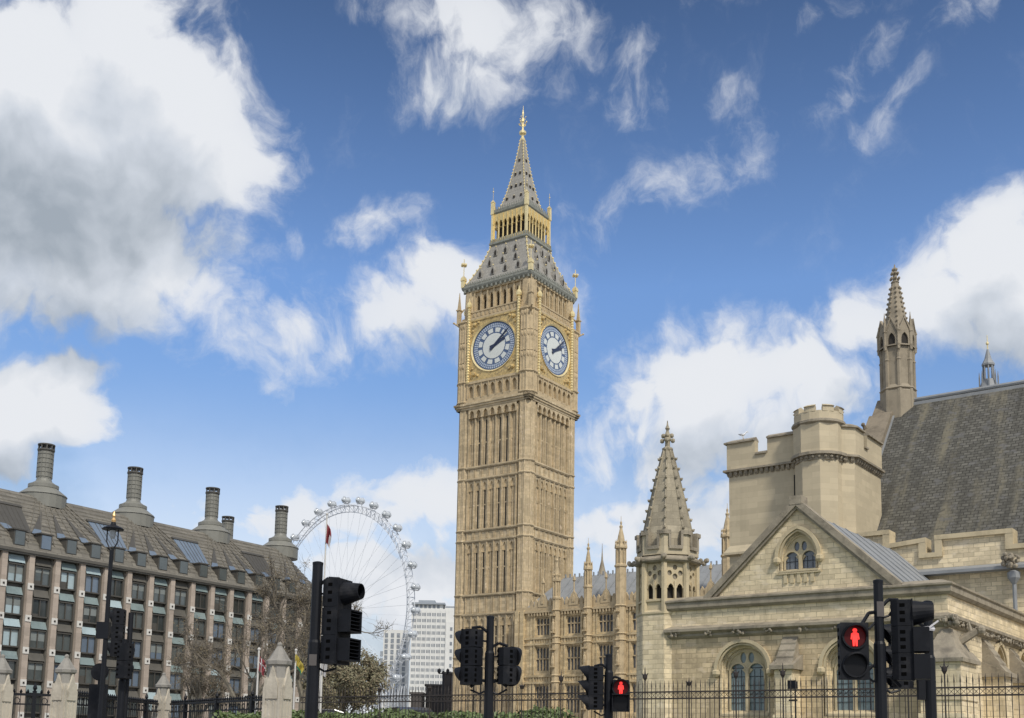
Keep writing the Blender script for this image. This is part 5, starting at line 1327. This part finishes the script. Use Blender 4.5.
def bracket(parent, p, q, drop=0.):
    m = MB(); p = Vector(p); q = Vector(q); mid = (p+q)/2+Vector((0, 0, .05))
    m.path([tuple(p), tuple(mid), tuple(q)], .018, 6); m.path([tuple(p+Vector((0, 0, -.09))), tuple(mid+Vector((0, 0, -.16))), tuple(q+Vector((0, 0, -.03)))], .012, 5)
    m.build('bracket', BLACK, parent)
def signal_post(label, px, ytop, Y, pxb, yb, group='black traffic signal posts', thick=.057):
    a = at(px, ytop, Y); bb = at(pxb, yb, Y); lean = (bb.x-a.x)/(a.z-bb.z)
    t = thing('traffic_light', label, 'traffic light', (a.x, Y, 0), group=group)
    m = MB(); m.tube((0, 0, 0), (0, 0, a.z), thick, n=14); m.frus(0, 0, 14, [(thick+.002, a.z-.02), (thick+.003, a.z+.005), (thick*.6, a.z+.015)]); m.frus(0, 0, 14, [(thick+.012, 1.9), (thick+.012, 2.75), (thick, 2.78)]) if thick > .04 else None
    m.frus(0, 0, 14, [(thick+.03, 0), (thick+.03, .3), (thick, .34)])
    m.build('post', BLACK, t)
    return t, a
def off(a, px, py, Y, dy=0.):
    p = at(px, py, Y+dy); return (p.x-a.x, dy, p.z)
# 1: left of the wheel
t, a = signal_post('black signal post with one three lamp head facing right, beneath the wheel', 318, 563, 12, 311, 718)
o = off(a, 338, 622, 12); head(t, o, (.93, -.36), 3, ['tube', 'box', 'box'])
bracket(t, (0, 0, o[2]+.38), (o[0], 0, o[2]+.47)); bracket(t, (0, 0, o[2]-.38), (o[0], 0, o[2]-.47))
m = MB(); m.box(-.04, .04, -.068, -.058, 2.5, 2.62); m.build('identity_plate', HOARD, t)
# 2: before the clock tower
t, a = signal_post('black signal post carrying two unlit heads turned away, before the clock tower', 490.5, 617, 13, 488, 718, thick=.044)
o = off(a, 471, 657, 13); head(t, o, (-.72, .69), 3, ['cone']*3, mod=.215, w=.19)
bracket(t, (0, 0, o[2]+.27), (o[0], 0, o[2]+.34)); bracket(t, (0, 0, o[2]-.28), (o[0], 0, o[2]-.35))
o = off(a, 507.5, 666, 13); head(t, o, (.62, .78), 2, ['ring']*2, mod=.215, w=.15)
bracket(t, (0, 0, o[2]+.2), (o[0], 0, o[2]+.23)); bracket(t, (0, 0, o[2]-.2), (o[0], 0, o[2]-.24))
# 3: before the palace range
t, a = signal_post('small distant signal post with a red standing figure, left of the octagonal turret', 609, 655, 16, 608, 718, thick=.05)
o = off(a, 594, 688, 16); head(t, o, (-.93, .1), 3, ['cone']*3, mod=.205, w=.2)
bracket(t, (0, 0, o[2]+.27), (o[0], 0, o[2]+.31)); bracket(t, (0, 0, o[2]-.26), (o[0], 0, o[2]-.3))
o = off(a, 621, 695.5, 16, -.05); head(t, o, (-.12, -1), 2, ['ring', 'flat'], lit=0, mod=.215, w=.225)
bracket(t, (0, 0, o[2]+.2), (o[0], 0, o[2]+.24))
# 4: right
t, a = signal_post('tallest right hand signal post, holding the big red standing figure and a right facing head', 878, 581, 11, 880, 718, thick=.047)
o = off(a, 853, 651.5, 11, -.05); head(t, o, (-.05, -1), 2, ['ring']*2, lit=0, mod=.275, w=.265)
bracket(t, (-.03, 0, o[2]+.40), (o[0]+.11, 0, o[2]+.28)); bracket(t, (0, 0, o[2]-.16), (o[0]+.13, -.02, o[2]-.2))
o = off(a, 902, 645, 11, -.02); o = off(a, 904, 640, 11, -.02); head(t, (o[0]+.02, .0, o[2]), (.95, -.3), 3, ['tube', 'box', 'box'], mod=.265, w=.19)
bracket(t, (0, 0, o[2]+.30), (o[0]-.04, 0, o[2]+.40)); bracket(t, (0, 0, o[2]-.36), (o[0]-.04, 0, o[2]-.46))
m = MB(); m.box(-.035, .035, -.056, -.046, 3.02, 3.17); m.build('identity_plate', HOARD, t)
# 5: post behind
t, a = signal_post('rightmost signal post, with a white tie and a half hidden left facing head', 927.5, 602, 12.5, 931, 718, thick=.05)
o = off(a, 899, 656, 12.5, .05); head(t, o, (-1, -.12), 3, ['cone']*3, mod=.242, w=.2); bracket(t, (0, 0, o[2]+.3), (o[0]+.1, .05, o[2]+.36))
m = MB(); m.frus(0, 0, 10, [(.065, a.z-.33), (.075, a.z-.31), (.065, a.z-.28)]); m.tube((-.05, -.07, a.z-.32), (.08, -.09, a.z-.22), .012, n=4); m.tube((-.03, -.07, a.z-.3), (-.05, -.08, a.z-.52), .014, n=4); m.build('cable_tie', WHITECLOTH, t)
m = MB(); m.box(-.14, -.06, -.03, .03, a.z-1.1, a.z-.7); m.build('switch_box', BLACKP, t)
# 6: far left
t, a = signal_post('black signal post with two dark heads beside the lamp post on the left', 125, 640, 21, 122, 718)
o = off(a, 117, 633, 21, .1); head(t, o, (-.9, -.1), 3, ['cone']*3, mod=.30, w=.24)
o = off(a, 125, 661, 21, -.12); head(t, o, (.3, .95), 2, ['ring']*2, mod=.33, w=.24)
m = MB(); m.tube((.05, .1, 0), (.05, .1, off(a, 127, 612, 21)[2]), .05, n=8); m.build('rear_post', BLACK, t)
bracket(t, (0, 0, 3.2), (o[0], 0, 3.3))

# ================================================================== LAMP POST, SIGN
a = at(112, 545, 20)
lp = thing('lamp_post', 'tall slim dark lamp post with a round hooded lantern and gilt flame finial', 'lamp post', (a.x, 20, 0))
m = MB(); z = a.z
m.frus(0, 0, 10, [(.12, 0), (.12, .9), (.07, 1.1), (.048, 2.4), (.036, z-.1)]); m.box(-.16, .06, -.06, .06, 3.45, 3.75); m.build('post', BLACK, lp)
m = MB()
for e in (-1, 1): m.path([(0, 0, z-.12), (e*.06, 0, z-.02), (e*.1, 0, z+.06), (e*.1, 0, z+.27)], .012, 5)
m.frus(0, 0, 16, [(.06, z+.27), (.18, z+.275), (.195, z+.295), (.14, z+.33), (.05, z+.37), (.04, z+.42)]); hdl = m.build('lantern_hood', BLACK, lp)
m = MB(); m.frus(0, 0, 10, [(.03, z+.12), (.05, z+.15), (.06, z+.265)]); m.build('lantern_glass', FROST, hdl)
m = MB(); m.frus(0, 0, 8, [(.035, z+.42), (.045, z+.46), (.02, z+.5), (.035, z+.54), (.008, z+.62)]); m.build('flame_finial', FLAME, lp)
a = at(100, 672, 21)
sg = thing('round_sign', 'back of a round black road sign over a dark panel, before the lamp post', 'road sign', (a.x, 21, 0))
m = MB(); m.tube((0, .02, 0), (0, .02, a.z), .04, n=8); m.build('post', BLACK, sg)
m = MB(); m.tube((0, -.02, a.z), (0, .0, a.z), .165, n=24); m.tube((0, -.03, a.z), (0, -.02, a.z), .14, n=24); m.build('disc', BLACKP, sg)
m = MB(); m.box(-.17, .17, -.03, .02, a.z-1.0, a.z-.23); m.build('panel', BLACKP, sg)
# twin armed lamp far off
a = at(443.5, 671, 130)
dl = thing('twin_street_lamp', 'thin twin armed street lamp in front of the white stone tower block', 'street lamp', (a.x, 130, 0))
m = MB(); m.tube((0, 0, 0), (0, 0, a.z), .12, n=6); m.tube((-.55, 0, a.z-.3), (.55, 0, a.z-.3), .06, n=5); m.build('post', BLACK, dl)
for e in (-.5, .5): m = MB(); m.frus(e, 0, 8, [(.1, a.z-.3), (.2, a.z-.1), (.18, a.z+.15), (.04, a.z+.3)]); m.build('lantern', BLACKP, dl)

# ================================================================== FLAGS
def flag(label, px, ytop, Y, bands, w, h, zdrop, seed, emblem=None, pole=POLE, pr=.05, tilt=.6):
    a = at(px, ytop, Y); t = thing('flagpole', label, 'flag', (a.x, Y, 0), group='flags on pale poles')
    m = MB(); m.tube((0, 0, 0), (0, 0, a.z), pr*1.3, pr, 8); m.ball(0, 0, a.z+.05, pr*1.8, 6); m.build('pole', pole, t)
    r = random.Random(seed); ph = r.uniform(0, 6); nx, ny = 12, 10; m = MB()
    P = lambda i, j: (w*(i/nx)*(.62+.1*math.sin(j*.5)), .16*math.sin(i*.95+ph+j*.25), a.z-zdrop-h*j/ny-tilt*w*(i/nx)**1.2)
    for i in range(nx):
        for j in range(ny):
            q = [P(i, j), P(i+1, j), P(i+1, j+1), P(i, j+1)]; q2 = [(x, y+.015, z) for x, y, z in q]
            m.loft([q, q2], m=bands(i/nx, j/ny))
    m.build('flag_cloth', [REDCLOTH, WHITECLOTH, YELCLOTH, GRNCLOTH], t); return t
flag('tall thin flagpole with a small red flag beneath the left arc of the wheel', 327, 515, 66, lambda u, v: 0 if u < .75 or v < .4 else 1, .42, 1.15, .5, 1, pr=.045, tilt=.9)
flag('pale pole with a red and white flag, left of the largest gate pier', 259, 650, 60, lambda u, v: 1 if (.3 < v < .5 or .35 < u < .5) else 0, .6, .75, .3, 2, pr=.05)
flag('pale pole with a yellow flag edged in green, right of the largest gate pier', 296, 651, 62, lambda u, v: 3 if v > .72 and u > .2 else 2, .7, .6, .15, 5, pr=.045, tilt=.9)
flag('pale pole with a limp white flag behind the signal post beneath the wheel', 323, 643, 55, lambda u, v: 1, .35, 1.3, .2, 8, pr=.05)

# ================================================================== VEHICLES ON THE BRIDGE APPROACH
def vehicle(name, label, cat, px, Y, L, Wd, Ht, body, prof, cab, rot=0.):
    p = at(px, 700, Y); t = thing(name, label, cat, (p.x, Y, 1.55), rot=rot); m = MB()
    m.ext_xz([(x*L-L/2, z*Ht) for x, z in prof], -Wd/2, Wd/2); bd = m.build('body', body, t, bevel=.05)
    for s in (-1, 1):
        for x0, x1, z0, z1 in cab: m = MB(); m.box(x0*L-L/2, x1*L-L/2, min(s*Wd/2, s*(Wd/2+.01)), max(s*Wd/2, s*(Wd/2+.01)), z0*Ht, z1*Ht); m.build('window', WINGLASS, bd)
        for x in (.2, .8): m = MB(); m.tube((x*L-L/2, s*(Wd/2-.18), .32), (x*L-L/2, s*(Wd/2+.01), .32), .32, n=16); w = m.build('wheel', TYRE, t); m = MB(); m.tube((x*L-L/2, s*(Wd/2+.008), .32), (x*L-L/2, s*(Wd/2+.02), .32), .18, n=12); m.build('rim', GREYCLAD, w)
        m = MB(); m.box(L/2-.06, L/2+.005, s*Wd*.34-.14, s*Wd*.34+.14, .62, .8); m.build('headlight', FROST, bd)
    return t
TAXI = [(0, .2), (0, .52), (.08, .6), (.18, .95), (.3, 1), (.55, 1), (.66, .92), (.76, .6), (.97, .54), (1, .45), (1, .2)]
VAN = [(0, .15), (0, .96), (.05, 1), (.62, 1), (.74, .92), (.86, .56), (.98, .48), (1, .38), (1, .15)]
vehicle('black_taxi', 'black taxi half hidden by the long fence, under the budding tree', 'taxi', 331, 60, 4.5, 1.8, 1.85, CARBLK, TAXI, ((.2, .4, .62, .92), (.43, .62, .62, .92)), R_(8))
vehicle('dark_van', 'dark van with a pale windscreen behind the fence, left of the clock tower foot', 'van', 411, 62, 4.6, 1.9, 2.1, CARBLK, VAN, ((.1, .35, .6, .9), (.4, .62, .6, .9), (.65, .76, .6, .88)), R_(-70))

# ================================================================== GULL ON THE BATTLEMENTS
g0 = pw_(-30.4, KY+.1, 21.58)
gl = thing('gull', 'tiny white gull standing on the battlements of the plain tower', 'bird', tuple(g0))
g0 = MB(); g0.loft([[(x, r_*math.cos(q*math.pi/4), .24+zo+r_*.9*math.sin(q*math.pi/4)) for q in range(8)] for x, r_, zo in ((-.24, .015, .0), (-.12, .07, .0), (0, .095, .02), (.10, .085, .06), (.17, .05, .14), (.2, .05, .19), (.25, .045, .22), (.29, .015, .22))])
bd = g0.build('body', GULLW, gl, smooth=True)
m = MB(); m.loft([[(x, y, .27+z) for y, z in ((-.1*r_, 0), (-.105*r_, .03), (.105*r_, .03), (.1*r_, 0))] for x, r_ in ((-.3, .3), (-.1, .95), (.06, .8))]); m.build('wings', GULLG, bd)
m = MB(); m.tube((.28, 0, .46), (.36, 0, .45), .014, .005, 5); m.build('beak', BEAK, bd)
m = MB()
for e in (-.03, .03): m.tube((0, e, 0), (0, e, .18), .008, n=4); m.box(-.01, .05, e-.02, e+.02, 0, .008)
m.build('legs', BEAK, bd)
